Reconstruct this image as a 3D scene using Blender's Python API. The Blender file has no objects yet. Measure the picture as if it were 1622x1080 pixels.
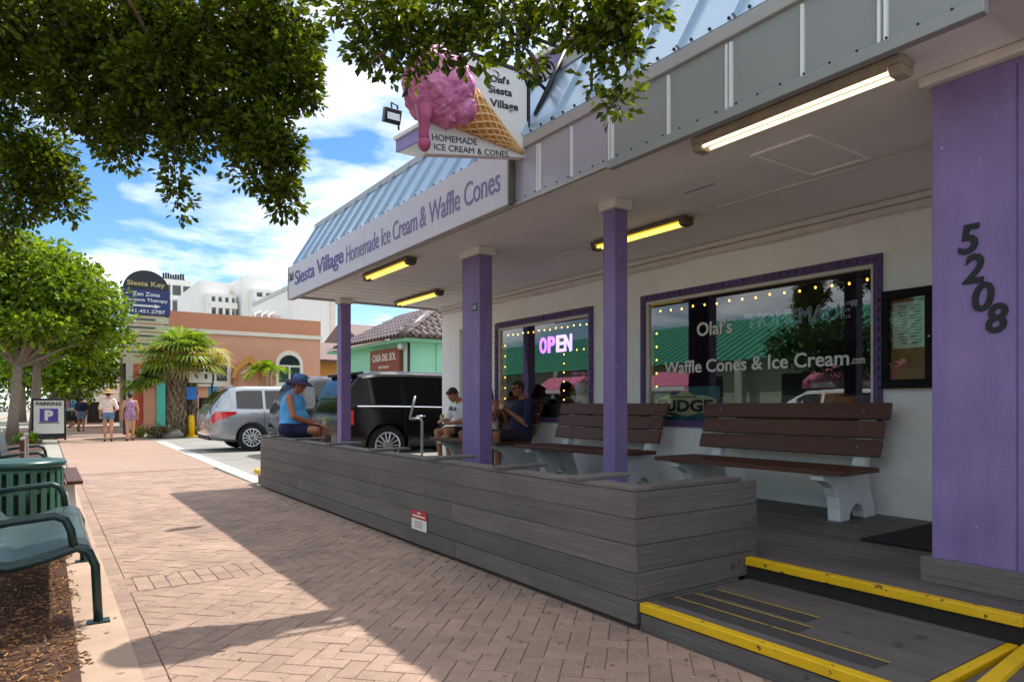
import bpy, bmesh, math, random
from math import sin, cos, pi, radians
from mathutils import Vector, Matrix, noise
random.seed(7)
SC = bpy.context.scene
COL = SC.collection
# ------------------------------------------------------------------ camera, sky, sun, exposure
YAW = 34.76
cd = bpy.data.cameras.new('camera'); cam = bpy.data.objects.new('camera', cd); COL.objects.link(cam)
cam.location = (0, 0, 1.22); cam.rotation_euler = (radians(90), 0, radians(-YAW))
cd.sensor_width = 36; cd.lens = 36*1065/1622; cd.shift_y = 101/1622; cd.clip_start = .05; cd.clip_end = 3000
SC.camera = cam
SUN_EL, SUN_AZ = radians(60), math.atan2(.22, .535)      # direction towards the sun, measured from +X
sdir = Vector((cos(SUN_EL)*cos(SUN_AZ), cos(SUN_EL)*sin(SUN_AZ), sin(SUN_EL)))
sl = bpy.data.lights.new('sun', 'SUN'); sl.energy = 3.35; sl.angle = radians(.53); sl.color = (1, .95, .88)
so = bpy.data.objects.new('sun', sl); COL.objects.link(so); so.location = sdir*60
so.rotation_euler = sdir.to_track_quat('Z', 'Y').to_euler()
W = bpy.data.worlds.new('World'); SC.world = W; W.use_nodes = True
wt = W.node_tree; wn = wt.nodes; wl = wt.links; wn.clear()
def N(tree, typ, **kw):
    n = tree.nodes.new(typ)
    for k, v in kw.items():
        if k.startswith('i_'): n.inputs[k[2:].replace('_', ' ')].default_value = v
        else: setattr(n, k, v)
    return n
wo = N(wt, 'ShaderNodeOutputWorld'); sky = N(wt, 'ShaderNodeTexSky', sky_type='NISHITA', sun_disc=False)
sky.sun_elevation = SUN_EL; sky.sun_rotation = pi/2 - SUN_AZ; sky.air_density = 1.0; sky.dust_density = .25; sky.ozone_density = 2.5
b1 = N(wt, 'ShaderNodeBackground'); b1.inputs[1].default_value = .105; sh_ = N(wt, 'ShaderNodeHueSaturation'); sh_.inputs['Saturation'].default_value = 1.26; wl.new(sky.outputs[0], sh_.inputs['Color']); wl.new(sh_.outputs[0], b1.inputs[0])
b2 = N(wt, 'ShaderNodeBackground'); b2.inputs[1].default_value = 1.2
tc = N(wt, 'ShaderNodeTexCoord'); sx = N(wt, 'ShaderNodeSeparateXYZ'); wl.new(tc.outputs['Generated'], sx.inputs[0])
zz = N(wt, 'ShaderNodeMath', operation='MAXIMUM'); zz.inputs[1].default_value = .0; wl.new(sx.outputs[2], zz.inputs[0])
za = N(wt, 'ShaderNodeMath', operation='ADD'); za.inputs[1].default_value = .14; wl.new(zz.outputs[0], za.inputs[0])
dx = N(wt, 'ShaderNodeMath', operation='DIVIDE'); dy = N(wt, 'ShaderNodeMath', operation='DIVIDE')
wl.new(sx.outputs[0], dx.inputs[0]); wl.new(za.outputs[0], dx.inputs[1]); wl.new(sx.outputs[1], dy.inputs[0]); wl.new(za.outputs[0], dy.inputs[1])
cb = N(wt, 'ShaderNodeCombineXYZ'); wl.new(dx.outputs[0], cb.inputs[0]); wl.new(dy.outputs[0], cb.inputs[1]); cb.inputs[2].default_value = 3.7
n1 = N(wt, 'ShaderNodeTexNoise'); n1.inputs['Scale'].default_value = .95; n1.inputs['Detail'].default_value = 9; n1.inputs['Roughness'].default_value = .56; n1.inputs['Distortion'].default_value = .35
wl.new(cb.outputs[0], n1.inputs['Vector'])
cr = N(wt, 'ShaderNodeValToRGB'); cr.color_ramp.elements[0].position = .45; cr.color_ramp.elements[1].position = .60
wl.new(n1.outputs[0], cr.inputs[0])
n2 = N(wt, 'ShaderNodeTexNoise'); n2.inputs['Scale'].default_value = 2.4; n2.inputs['Detail'].default_value = 8; wl.new(cb.outputs[0], n2.inputs['Vector'])
cc = N(wt, 'ShaderNodeValToRGB'); cc.color_ramp.elements[0].position = .35; cc.color_ramp.elements[0].color = (.62, .68, .76, 1)
cc.color_ramp.elements[1].position = .62; cc.color_ramp.elements[1].color = (1.0, 1.0, 1.0, 1); wl.new(n2.outputs[0], cc.inputs[0]); wl.new(cc.outputs[0], b2.inputs[0])
mx = N(wt, 'ShaderNodeMixShader'); wl.new(cr.outputs[0], mx.inputs[0]); wl.new(b1.outputs[0], mx.inputs[1]); wl.new(b2.outputs[0], mx.inputs[2]); wl.new(mx.outputs[0], wo.inputs[0])
SC.view_settings.view_transform = 'Standard'; SC.view_settings.look = 'None'; SC.view_settings.gamma = 1; SC.view_settings.exposure = .84
SC.render.engine = 'CYCLES'
try: SC.cycles.max_bounces = 6; SC.cycles.diffuse_bounces = 4; SC.cycles.glossy_bounces = 3; SC.cycles.transmission_bounces = 2; SC.cycles.transparent_max_bounces = 6; SC.cycles.sample_clamp_indirect = 6; SC.cycles.use_adaptive_sampling = True; SC.cycles.adaptive_threshold = .02
except Exception: pass
# ------------------------------------------------------------------ materials
def C(h):
    if not isinstance(h, str): return tuple(h)
    h = h.lstrip('#'); r = [int(h[i:i+2], 16)/255 for i in (0, 2, 4)]
    return tuple(c/12.92 if c <= .04045 else ((c+.055)/1.055)**2.4 for c in r)
MATS = {}
def M(name, col, rough=.6, var=.12, scale=6, bump=.0, bscale=60, metal=0, rnd=0, spec=.5, stretch=(1, 1, 1), col2=None, spots=None, sscale=30, sthr=.62, emit=None, estr=0, coat=0, detail=6, stain=0):
    m = bpy.data.materials.new(name); m.use_nodes = True; t = m.node_tree; L = t.links; p = t.nodes['Principled BSDF']
    c = C(col); c2 = C(col2) if col2 else None
    lo = tuple(x*(1-var) for x in c); hi = tuple(min(1, x*(1+var)) for x in (c2 or c))
    tcn = N(t, 'ShaderNodeTexCoord'); vec = tcn.outputs['Object']
    if rnd:
        oi = N(t, 'ShaderNodeObjectInfo'); ml = N(t, 'ShaderNodeMath', operation='MULTIPLY'); ml.inputs[1].default_value = 57.3; L.new(oi.outputs['Random'], ml.inputs[0])
        va = N(t, 'ShaderNodeVectorMath', operation='ADD'); L.new(vec, va.inputs[0]); L.new(ml.outputs[0], va.inputs[1]); vec = va.outputs[0]
    mp = N(t, 'ShaderNodeMapping'); mp.inputs['Scale'].default_value = stretch; L.new(vec, mp.inputs['Vector'])
    nz = N(t, 'ShaderNodeTexNoise'); nz.inputs['Scale'].default_value = scale; nz.inputs['Detail'].default_value = detail; nz.inputs['Roughness'].default_value = .62; L.new(mp.outputs[0], nz.inputs['Vector'])
    rp = N(t, 'ShaderNodeValToRGB'); rp.color_ramp.elements[0].position = .3; rp.color_ramp.elements[1].position = .7
    rp.color_ramp.elements[0].color = lo+(1,); rp.color_ramp.elements[1].color = hi+(1,); L.new(nz.outputs[0], rp.inputs[0]); out = rp.outputs[0]
    if rnd:
        hs = N(t, 'ShaderNodeHueSaturation'); mr = N(t, 'ShaderNodeMapRange'); mr.inputs[3].default_value = 1-rnd; mr.inputs[4].default_value = 1+rnd
        L.new(oi.outputs['Random'], mr.inputs[0]); L.new(mr.outputs[0], hs.inputs['Value']); L.new(out, hs.inputs['Color']); out = hs.outputs[0]
    def over(nscale, thr, colr, soft, fac=1.):
        nonlocal out
        ns = N(t, 'ShaderNodeTexNoise'); ns.inputs['Scale'].default_value = nscale; ns.inputs['Detail'].default_value = 4; L.new(vec, ns.inputs['Vector'])
        r2 = N(t, 'ShaderNodeMapRange'); r2.inputs[1].default_value = thr; r2.inputs[2].default_value = thr+soft; r2.inputs[4].default_value = fac; L.new(ns.outputs[0], r2.inputs[0])
        mc = N(t, 'ShaderNodeMix', data_type='RGBA'); L.new(r2.outputs[0], mc.inputs[0]); L.new(out, mc.inputs[6]); mc.inputs[7].default_value = colr+(1,); out = mc.outputs[2]
    if stain: over(1.1, .48, tuple(x*.55 for x in c), .25, stain)
    if spots: over(sscale, sthr, C(spots), .04)
    L.new(out, p.inputs['Base Color'])
    p.inputs['Metallic'].default_value = metal; p.inputs['Specular IOR Level'].default_value = spec
    rr = N(t, 'ShaderNodeMapRange'); rr.inputs[3].default_value = max(0, rough-.08); rr.inputs[4].default_value = min(1, rough+.08); L.new(nz.outputs[0], rr.inputs[0]); L.new(rr.outputs[0], p.inputs['Roughness'])
    if coat: p.inputs['Coat Weight'].default_value = coat; p.inputs['Coat Roughness'].default_value = .04
    if bump:
        nb = N(t, 'ShaderNodeTexNoise'); nb.inputs['Scale'].default_value = bscale; nb.inputs['Detail'].default_value = 5; L.new(mp.outputs[0], nb.inputs['Vector'])
        bp = N(t, 'ShaderNodeBump'); bp.inputs['Strength'].default_value = min(1, bump); bp.inputs['Distance'].default_value = .02; L.new(nb.outputs[0], bp.inputs['Height']); L.new(bp.outputs[0], p.inputs['Normal'])
    if emit: p.inputs['Emission Color'].default_value = C(emit)+(1,); p.inputs['Emission Strength'].default_value = estr
    MATS[name] = m; return m
def leafmat(name, c1, c2, trans=.35):
    m = bpy.data.materials.new(name); m.use_nodes = True; t = m.node_tree; L = t.links; p = t.nodes['Principled BSDF']; o = t.nodes['Material Output']
    g = N(t, 'ShaderNodeNewGeometry'); r = N(t, 'ShaderNodeValToRGB'); r.color_ramp.elements[0].color = C(c1)+(1,); r.color_ramp.elements[1].color = C(c2)+(1,)
    L.new(g.outputs['Random Per Island'], r.inputs[0]); L.new(r.outputs[0], p.inputs['Base Color']); p.inputs['Roughness'].default_value = .42; p.inputs['Specular IOR Level'].default_value = .35
    tr = N(t, 'ShaderNodeBsdfTranslucent'); br = N(t, 'ShaderNodeMix', data_type='RGBA', blend_type='MULTIPLY'); br.inputs[0].default_value = 1; br.inputs[7].default_value = (1.9, 1.7, .6, 1)
    L.new(r.outputs[0], br.inputs[6]); L.new(br.outputs[2], tr.inputs[0]); ms = N(t, 'ShaderNodeMixShader'); ms.inputs[0].default_value = trans
    L.new(p.outputs[0], ms.inputs[1]); L.new(tr.outputs[0], ms.inputs[2]); L.new(ms.outputs[0], o.inputs[0]); MATS[name] = m; return m
def glassmat(name, tint=(.85, .88, .88), f0=.085, rough=.0):
    m = bpy.data.materials.new(name); m.use_nodes = True; t = m.node_tree; L = t.links; t.nodes.clear()
    o = N(t, 'ShaderNodeOutputMaterial'); a = N(t, 'ShaderNodeBsdfTransparent'); a.inputs[0].default_value = tint+(1,)
    gl = N(t, 'ShaderNodeBsdfGlossy'); gl.inputs['Roughness'].default_value = rough; lw = N(t, 'ShaderNodeLayerWeight'); lw.inputs[0].default_value = .5; fr = N(t, 'ShaderNodeMath', operation='POWER'); fr.inputs[1].default_value = 4.0; L.new(lw.outputs['Facing'], fr.inputs[0])
    ad = N(t, 'ShaderNodeMath', operation='ADD', use_clamp=True); ad.inputs[1].default_value = f0; L.new(fr.outputs[0], ad.inputs[0])
    ms = N(t, 'ShaderNodeMixShader'); L.new(ad.outputs[0], ms.inputs[0]); L.new(a.outputs[0], ms.inputs[1]); L.new(gl.outputs[0], ms.inputs[2]); L.new(ms.outputs[0], o.inputs[0]); MATS[name] = m; return m
def brickmat(name, c1, c2, mortar, scale, w, h, rot=0):
    m = bpy.data.materials.new(name); m.use_nodes = True; t = m.node_tree; L = t.links; p = t.nodes['Principled BSDF']
    tcn = N(t, 'ShaderNodeTexCoord'); mp = N(t, 'ShaderNodeMapping'); mp.inputs['Rotation'].default_value = (0, 0, rot); L.new(tcn.outputs['Object'], mp.inputs[0])
    b = N(t, 'ShaderNodeTexBrick'); b.inputs['Scale'].default_value = scale; b.inputs['Brick Width'].default_value = w; b.inputs['Row Height'].default_value = h; b.inputs['Mortar Size'].default_value = .012
    b.inputs['Color1'].default_value = C(c1)+(1,); b.inputs['Color2'].default_value = C(c2)+(1,); b.inputs['Mortar'].default_value = C(mortar)+(1,); L.new(mp.outputs[0], b.inputs[0])
    nz = N(t, 'ShaderNodeTexNoise'); nz.inputs['Scale'].default_value = .7; nz.inputs['Detail'].default_value = 6; L.new(tcn.outputs['Object'], nz.inputs[0])
    hs = N(t, 'ShaderNodeHueSaturation'); mr = N(t, 'ShaderNodeMapRange'); mr.inputs[3].default_value = .8; mr.inputs[4].default_value = 1.2; L.new(nz.outputs[0], mr.inputs[0]); L.new(mr.outputs[0], hs.inputs['Value'])
    L.new(b.outputs[0], hs.inputs['Color']); L.new(hs.outputs[0], p.inputs['Base Color']); p.inputs['Roughness'].default_value = .85; MATS[name] = m; return m
M('paver', '#9d8271', .85, .13, 9, .35, 90, rnd=.10, spots='#c4b3a6', sscale=55, sthr=.66)
M('paver_stuff', '#9d8271', .85, .2, 3.5, .35, 90)
M('bed', '#8a7362', .95, .2, 20, .4, 150)
brickmat('far_pavers', '#a18675', '#9a7f6e', '#927766', 1, .2, .1, radians(45))
M('concrete', '#b0957f', .9, .12, 3, .3, 120, spots='#6e655c', sscale=40, sthr=.68)
M('lot', '#8f8b84', .92, .12, 1.2, .3, 90, stain=.5)
M('asphalt', '#94918c', .92, .12, 2, .3, 90)
M('land', '#9a9588', .95, .15, .4)
M('white_line', '#bcb7ad', .8, .1, 6)
M('mulch', '#4a2e1e', .95, .45, 14, .6, 60, rnd=0)
def mulchmat():
    m = bpy.data.materials.new('chips'); m.use_nodes = True; t = m.node_tree; p = t.nodes['Principled BSDF']
    g = N(t, 'ShaderNodeNewGeometry'); r = N(t, 'ShaderNodeValToRGB'); e = r.color_ramp.elements; e[0].color = C('#3d2815')+(1,); e[1].color = C('#b0834f')+(1,); e.new(.6).color = C('#6d482b')+(1,)
    t.links.new(g.outputs['Random Per Island'], r.inputs[0]); t.links.new(r.outputs[0], p.inputs['Base Color']); p.inputs['Roughness'].default_value = .9; MATS['chips'] = m
mulchmat()
M('deck_y', '#665f5b', .62, .18, 2.2, .3, 5, rnd=.17, stretch=(14, .7, 14), stain=.3, spots='#8f8a86', sscale=70, sthr=.72)
M('deck_x', '#665f5b', .62, .18, 2.2, .3, 5, rnd=.17, stretch=(.7, 14, 14), stain=.25)
M('strip_dark', '#403b3a', .85, .2, 30, .3, 150)
M('yellow_paint', '#e3b406', .55, .1, 5, .15, 60, spots='#6b5a20', sscale=18, sthr=.645)
M('black_mat', '#141416', .95, .2, 60, .5, 200)
M('stucco', '#efedea', .9, .05, 2.2, 1., 5.5, stain=.06)
M('soffit', '#f0edea', .6, .05, 1.2, .08, 30, stain=.1)
M('trim_white', '#d2cdc6', .6, .07, 5, .1, 60)
M('purple', '#816b9f', .5, .14, 2.2, .2, 50, spots='#cdbfe0', sscale=24, sthr=.73, stain=.22, stretch=(3, 3, .5))
M('purple_dark', '#5b4377', .55, .12, 6, .1, 60)
M('fascia_grey', '#919492', .4, .06, .8, .06, 4)
M('fascia_lav', '#a7a2ae', .35, .06, .8, .06, 4)
M('fascia_band', '#aaa7a4', .45, .08, 3, .05, 30)
M('seam_white', '#e6e6e6', .4, .03)
M('roof_metal', '#a9bccb', .3, .08, 1.0, .05, 3, metal=.55)
M('sign_white', '#cfcad2', .5, .04, 1.2, stain=.08)
M('sign_purple', '#5a4a8e', .5, .05); M('sign_text', '#3d3f52', .5, .05); M('sign_lilac', '#776aa0', .5, .05); M('ink', '#0e0d12', .5, .05)
M('ice_cream', '#c05a8e', .5, .2, 9, .7, 26, col2='#e08cba'); M('ice_drip', '#b85480', .45, .15, 8, .25, 20)
M('cone', '#c98a45', .55, .18, 8, .2, 40); M('cone_rib', '#e6bd85', .5, .1)
M('panel_white', '#dedcda', .45, .03, 2)
M('iron', '#17171a', .45, .1, 20, .1, 90)
M('tube_warm', '#fff4d8', .4, emit='#ffe9bd', estr=1.1); M('tube_yellow', '#ffe27a', .4, emit='#ffe06a', estr=.95)
M('lens_yellow', '#c9a830', .35, .2, emit='#e0b830', estr=.3); M('housing', '#a39a88', .55, .2, 8); M('housing_dark', '#5c5346', .55, .2, 8)
M('bulb', '#ffd78a', .3, emit='#ffb84a', estr=3.5); M('neon_purple', '#b48cff', .4, emit='#a85cff', estr=2.2); M('neon_white', '#f0e6ff', .4, emit='#c496ff', estr=1.8); M('neon_off_glow', '#8b98a8', .3, emit='#8b98a8', estr=.1)  # last one: faint glow painted into the tubing of the unlit sign
glassmat('shop_glass'); glassmat('case_glass', (.9, .92, .9), .05)
M('letter_white', '#d8d8d4', .5, .05, emit='#d8d8d4', estr=.0)
M('interior', '#5c5856', .8, .15, 2); M('counter', '#8e8688', .6, .1, 3); M('dark_brown', '#2b2320', .7, .2, 5)
M('slat', '#56301f', .5, .22, 2.5, .2, 5, rnd=.1, stretch=(12, .6, 12)); M('bench_white', '#d2d6d6', .65, .08, 3, .12, 40, spots='#8b8b86', sscale=22, sthr=.74)
M('bolt', '#a8a49c', .4, .1, metal=.7)
M('case_black', '#0c0b0c', .6, .1, spec=.2); M('cork', '#9c7448', .9, .2, 40, .2, 200); M('paper', '#e2dfd2', .8, .04); M('print', '#5a5852', .8)
M('sticker_red', '#c2352c', .5, .05); M('sticker_white', '#e4e0da', .5, .04)
M('green_metal', '#1f4a44', .32, .1, 6, .05, 60, spec=.6); M('dark_green', '#15302e', .35, .1, 6); M('seat_metal', '#586a6c', .25, .1, 4, .02, 10, metal=.5)
M('can_green', '#3f6b57', .45, .1, 6); M('can_inner', '#1d2a24', .8)
M('bark', '#6f5f50', .95, .25, 10, .8, 25); M('bark_light', '#8b7d6c', .95, .2, 10, .8, 25)
leafmat('leaf_near', '#1a2a08', '#6a7a20', .48); leafmat('leaf_tree', '#2c4c0c', '#8ca62a', .38); leafmat('leaf_tree2', '#3c6412', '#93b02c', .35); leafmat('leaf_dark', '#1f3a10', '#3f5f1c', .3)
leafmat('palm_green', '#3d5c18', '#8ba636', .35); leafmat('palm_yellow', '#7c8a22', '#c0b040', .3); leafmat('palm_dry', '#7d6a40', '#a89468', .2); leafmat('dry_grass', '#6b5f4a', '#9c907a', .2)
M('boot', '#77654f', .95, .3, 10, .6, 30, col2='#9a876c')
M('pink_stucco', '#d2987c', .9, .07, 1, .3, 30, stain=.1); M('pink_top', '#c48465', .9, .07, 1, .3, 30); M('coral', '#d56a5c', .85, .07, 1, .2, 30); M('cream', '#e0d2c2', .85, .05, 2, .1, 40); M('orange_wall', '#c8904a', .9, .06, 2); M('teal', '#58c0b0', .7, .06, 3)
M('hotel_white', '#e4e2dc', .8, .04, .3); M('hotel_grey', '#b9bab6', .8, .05, .3); M('window_dark', '#2a3336', .12, .2, .4, spec=.8); M('window_teal', '#35605c', .12, .2, .4, spec=.8)
M('mint', '#9bd6b0', .85, .05, 2, .15, 40); M('tile', '#5c4741', .34, .25, 4, .2, 20, rnd=.18, col2='#6d544c', spec=.7); M('tile_ridge', '#6a514a', .6, .2, 4); M('sign_brown', '#8a4a30', .7, .15, 3)
M('silver_paint', '#9ba0a4', .28, .03, 1, metal=.6, coat=1); M('black_paint', '#09090b', .18, .03, 1, spec=.6); M('navy_paint', '#15181f', .22, .03, 1, coat=1, spec=.6); M('white_paint', '#e4e4e2', .3, .03, coat=.6)
M('car_glass', '#0a0c0e', .06, .1, .5, spec=.6); M('rubber', '#151515', .85, .2, 20); M('rim', '#b8bbbe', .25, .05, metal=.9); M('chrome', '#d8d8da', .12, .02, metal=1); M('tail_red', '#b3101a', .15, .2, 6, spec=.8, coat=1, emit='#c01018', estr=.12); M('plastic', '#1a1a1b', .6, .1); M('plate', '#dcd8c8', .5)
M('blue_cloth', '#55a6e0', .85, .12, 8, .9, 16); M('navy_cloth', '#1c2142', .9, .15, 8, .9, 16); M('white_cloth', '#e6e6ea', .9, .05, 8, .9, 16); M('short_dark', '#2a2432', .9, .15, 8); M('cream_cloth', '#d9cdb6', .9, .1, 20); M('denim', '#5f7d9c', .9, .15, 20); M('floral', '#6a6490', .9, .3, 18, col2='#b48aa0'); M('pale_floral', '#e0c8b8', .9, .2, 12); M('red_cloth', '#8a3a34', .9, .15, 8)
M('skin', '#c08662', .55, .1, 6); M('skin_tan', '#a5694a', .55, .1, 6); M('skin_dark', '#a0664a', .55, .1, 6); M('hair_dark', '#20160f', .6, .3, 40, .4, 120); M('hair_brown', '#3a271a', .6, .3, 40, .4, 120); M('hat_blue', '#4fb4e2', .85, .5, 22, col2='#4a2f70'); M('hat_brim', '#46305c', .85, .3, 18, col2='#2a2a44'); M('lens_black', '#0a0a0b', .1); M('straw', '#b99a68', .9, .15, 20)
M('cup_green', '#8fae3a', .6, .3, 30); M('cup_paper', '#e6e0cf', .7); M('shoe', '#2c2a2b', .8)
M('sign_navy', '#26346a', .5, .05); M('sign_black', '#23262a', .5, .08); M('sign_gold', '#c4ad72', .5, .2, 8); M('sign_slat', '#c2bd9c', .6, .1, 6); M('yellow_sign', '#e8d41e', .5, .05); M('blue_sign', '#2a68b4', .5, .08); M('cyan_sign', '#28a0c4', .5, .08); M('parking_violet', '#4a3f95', .5, .06)
M('fudge_teal', '#1d7278', .5, .06); M('fudge_cream', '#ddd2a2', .5, .06); M('pipe', '#9fa3a6', .4, .1, metal=.4)
M('green_roof', '#459a78', .45, .06, 1.5); M('across_wall', '#a2b09c', .85, .05, 2); M('awning_pink', '#d47892', .8, .06, 3)
M('rock', '#8c8478', .9, .2, 6, .5, 20)
M('shadow_gap', '#26231f', .95)

def world_stain(name, scale, lo, hi, thr=.5):
    m = MATS[name]; t = m.node_tree; p = t.nodes['Principled BSDF']; src = p.inputs['Base Color'].links[0].from_socket; g = N(t, 'ShaderNodeNewGeometry'); L = t.links
    n = N(t, 'ShaderNodeTexNoise'); n.inputs['Scale'].default_value = scale; n.inputs['Detail'].default_value = 7; n.inputs['Roughness'].default_value = .65; L.new(g.outputs['Position'], n.inputs['Vector'])
    mr = N(t, 'ShaderNodeMapRange'); mr.inputs[1].default_value = .3; mr.inputs[2].default_value = .7; mr.inputs[3].default_value = lo; mr.inputs[4].default_value = hi; L.new(n.outputs[0], mr.inputs[0])
    n3 = N(t, 'ShaderNodeTexNoise'); n3.inputs['Scale'].default_value = 9; n3.inputs['Detail'].default_value = 2; L.new(g.outputs['Position'], n3.inputs['Vector'])
    m3 = N(t, 'ShaderNodeMapRange'); m3.inputs[1].default_value = .70 if thr < 1 else 2; m3.inputs[2].default_value = .73 if thr < 1 else 3; m3.inputs[3].default_value = 1; m3.inputs[4].default_value = .55; L.new(n3.outputs[0], m3.inputs[0])
    mu = N(t, 'ShaderNodeMath', operation='MULTIPLY'); L.new(mr.outputs[0], mu.inputs[0]); L.new(m3.outputs[0], mu.inputs[1])
    hs = N(t, 'ShaderNodeHueSaturation'); L.new(mu.outputs[0], hs.inputs['Value']); L.new(src, hs.inputs['Color']); L.new(hs.outputs[0], p.inputs['Base Color'])
world_stain('paver', .9, .78, 1.16); world_stain('paver_stuff', .9, .78, 1.16); world_stain('concrete', 1.3, .8, 1.12); world_stain('deck_y', 1.1, .8, 1.15); world_stain('deck_x', 1.1, .8, 1.15); world_stain('purple', 2.2, .84, 1.12, 9)
# ------------------------------------------------------------------ helpers
ORG = {}
def tag(o, label=None, cat=None, group=None, kind=None):
    if label: o['label'] = label
    if cat: o['category'] = cat
    if group: o['group'] = group
    if kind: o['kind'] = kind
    return o
def thing(name, loc, label, cat, group=None, rz=0, local=False):
    o = bpy.data.objects.new(name, None); COL.objects.link(o); o.location = loc; o.rotation_euler = (0, 0, rz); o.empty_display_size = .2
    ORG[o.as_pointer()] = Vector((0, 0, 0)) if (local or rz) else Vector(loc)
    return tag(o, label, cat, group)
def org(o): return ORG.get(o.as_pointer(), Vector((0, 0, 0)))
def link(me, name, parent, loc=None):
    o = bpy.data.objects.new(name, me); COL.objects.link(o)
    if parent: o.parent = parent; ORG[o.as_pointer()] = org(parent)
    if loc is not None: o.location = loc
    return o
class MB:
    def __init__(s): s.v = []; s.f = []; s.m = []
    def add(s, vs, fs, mi=0):
        k = len(s.v); s.v += [tuple(v) for v in vs]; s.f += [tuple(i+k for i in f) for f in fs]; s.m += [mi]*len(fs); return s
    def box(s, x0, x1, y0, y1, z0, z1, mi=0):
        return s.add([(x0,y0,z0),(x1,y0,z0),(x1,y1,z0),(x0,y1,z0),(x0,y0,z1),(x1,y0,z1),(x1,y1,z1),(x0,y1,z1)], [(0,3,2,1),(4,5,6,7),(0,1,5,4),(1,2,6,5),(2,3,7,6),(3,0,4,7)], mi)
    def obox(s, mat, sx, sy, sz, mi=0):
        p = [(-1,-1,-1),(1,-1,-1),(1,1,-1),(-1,1,-1),(-1,-1,1),(1,-1,1),(1,1,1),(-1,1,1)]
        return s.add([mat @ Vector((a*sx/2, b*sy/2, c*sz/2)) for a, b, c in p], [(0,3,2,1),(4,5,6,7),(0,1,5,4),(1,2,6,5),(2,3,7,6),(3,0,4,7)], mi)
    def tube(s, pts, r, n=8, mi=0, cap=True):
        pts = [Vector(p) for p in pts]; k = len(pts); rs = r if isinstance(r, (list, tuple)) else [r]*k
        t0 = (pts[1]-pts[0]).normalized(); up = Vector((0, 0, 1)) if abs(t0.z) < .9 else Vector((1, 0, 0)); a = t0.cross(up).normalized()
        vs = []
        for i, p in enumerate(pts):
            t = (pts[min(i+1, k-1)]-pts[max(i-1, 0)])
            t = t.normalized() if t.length > 1e-9 else t0
            a = (a-t*a.dot(t)); a = a.normalized() if a.length > 1e-6 else t.orthogonal().normalized(); b = t.cross(a)
            vs += [p+(a*cos(2*pi*j/n)+b*sin(2*pi*j/n))*rs[i] for j in range(n)]
        fs = [(i*n+j, i*n+(j+1) % n, (i+1)*n+(j+1) % n, (i+1)*n+j) for i in range(k-1) for j in range(n)]
        if cap: fs += [tuple(range(n))[::-1], tuple(range((k-1)*n, k*n))]
        return s.add(vs, fs, mi)
    def lathe(s, prof, n, c=(0, 0, 0), mi=0, mat=None):
        vs = []
        for r, z in prof: vs += [Vector((r*cos(2*pi*j/n), r*sin(2*pi*j/n), z)) for j in range(n)]
        vs = [(mat @ v if mat else v)+Vector(c) for v in vs]; k = len(prof)
        fs = [(i*n+j, i*n+(j+1) % n, (i+1)*n+(j+1) % n, (i+1)*n+j) for i in range(k-1) for j in range(n)]
        fs += [tuple(range(n))[::-1], tuple(range((k-1)*n, k*n))]
        return s.add(vs, fs, mi)
    def prism(s, poly, ax, a, b, mi=0):
        n = len(poly); g = {'x': lambda p, q: (q, p[0], p[1]), 'y': lambda p, q: (p[0], q, p[1]), 'z': lambda p, q: (p[0], p[1], q)}[ax]
        vs = [g(p, a) for p in poly]+[g(p, b) for p in poly]
        return s.add(vs, [tuple(range(n)), tuple(range(2*n-1, n-1, -1))]+[(i, i+n, (i+1) % n+n, (i+1) % n) for i in range(n)], mi)
    def sphere(s, c, r, nu=12, nv=8, mi=0):
        r = r if isinstance(r, (list, tuple)) else (r, r, r); vs = [(c[0], c[1], c[2]-r[2])]
        for i in range(1, nv):
            th = pi*i/nv-pi/2
            vs += [(c[0]+r[0]*cos(th)*cos(2*pi*j/nu), c[1]+r[1]*cos(th)*sin(2*pi*j/nu), c[2]+r[2]*sin(th)) for j in range(nu)]
        vs.append((c[0], c[1], c[2]+r[2])); e = len(vs)-1
        fs = [(0, 1+(j+1) % nu, 1+j) for j in range(nu)]+[(1+i*nu+j, 1+i*nu+(j+1) % nu, 1+(i+1)*nu+(j+1) % nu, 1+(i+1)*nu+j) for i in range(nv-2) for j in range(nu)]
        fs += [(e, 1+(nv-2)*nu+j, 1+(nv-2)*nu+(j+1) % nu) for j in range(nu)]
        return s.add(vs, fs, mi)
    def caps(s, p0, p1, r0, r1=None, n=10):
        r1 = r0 if r1 is None else r1; s.sphere(p0, r0, n, 6); s.sphere(p1, r1, n, 6)
        if (Vector(p1)-Vector(p0)).length > 1e-4: s.tube([p0, p1], [r0, r1], n)
        return s
    def build(s, name, mats, parent=None, smooth=False, bevel=0, fix=True, origin=None):
        me = bpy.data.meshes.new(name); mats = mats if isinstance(mats, list) else [mats]
        if parent: o0 = org(parent)
        elif origin is not None: o0 = Vector(origin)
        else:
            xs, ys, zs = zip(*s.v); o0 = Vector(((min(xs)+max(xs))/2, (min(ys)+max(ys))/2, min(zs)))
        me.from_pydata([(v[0]-o0.x, v[1]-o0.y, v[2]-o0.z) for v in s.v], [], s.f)
        for m in mats: me.materials.append(MATS[m])
        if len(mats) > 1: me.polygons.foreach_set('material_index', s.m)
        if fix:
            b = bmesh.new(); b.from_mesh(me); bmesh.ops.recalc_face_normals(b, faces=b.faces); b.to_mesh(me); b.free()
        if smooth: me.polygons.foreach_set('use_smooth', [True]*len(me.polygons))
        o = link(me, name, parent)
        if not parent: o.location = o0; ORG[o.as_pointer()] = o0
        if bevel:
            bm = o.modifiers.new('bevel', 'BEVEL'); bm.width = bevel; bm.segments = 2; bm.limit_method = 'ANGLE'; bm.angle_limit = radians(40)
        return o
def B(*a): return MB().box(*a)
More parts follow.
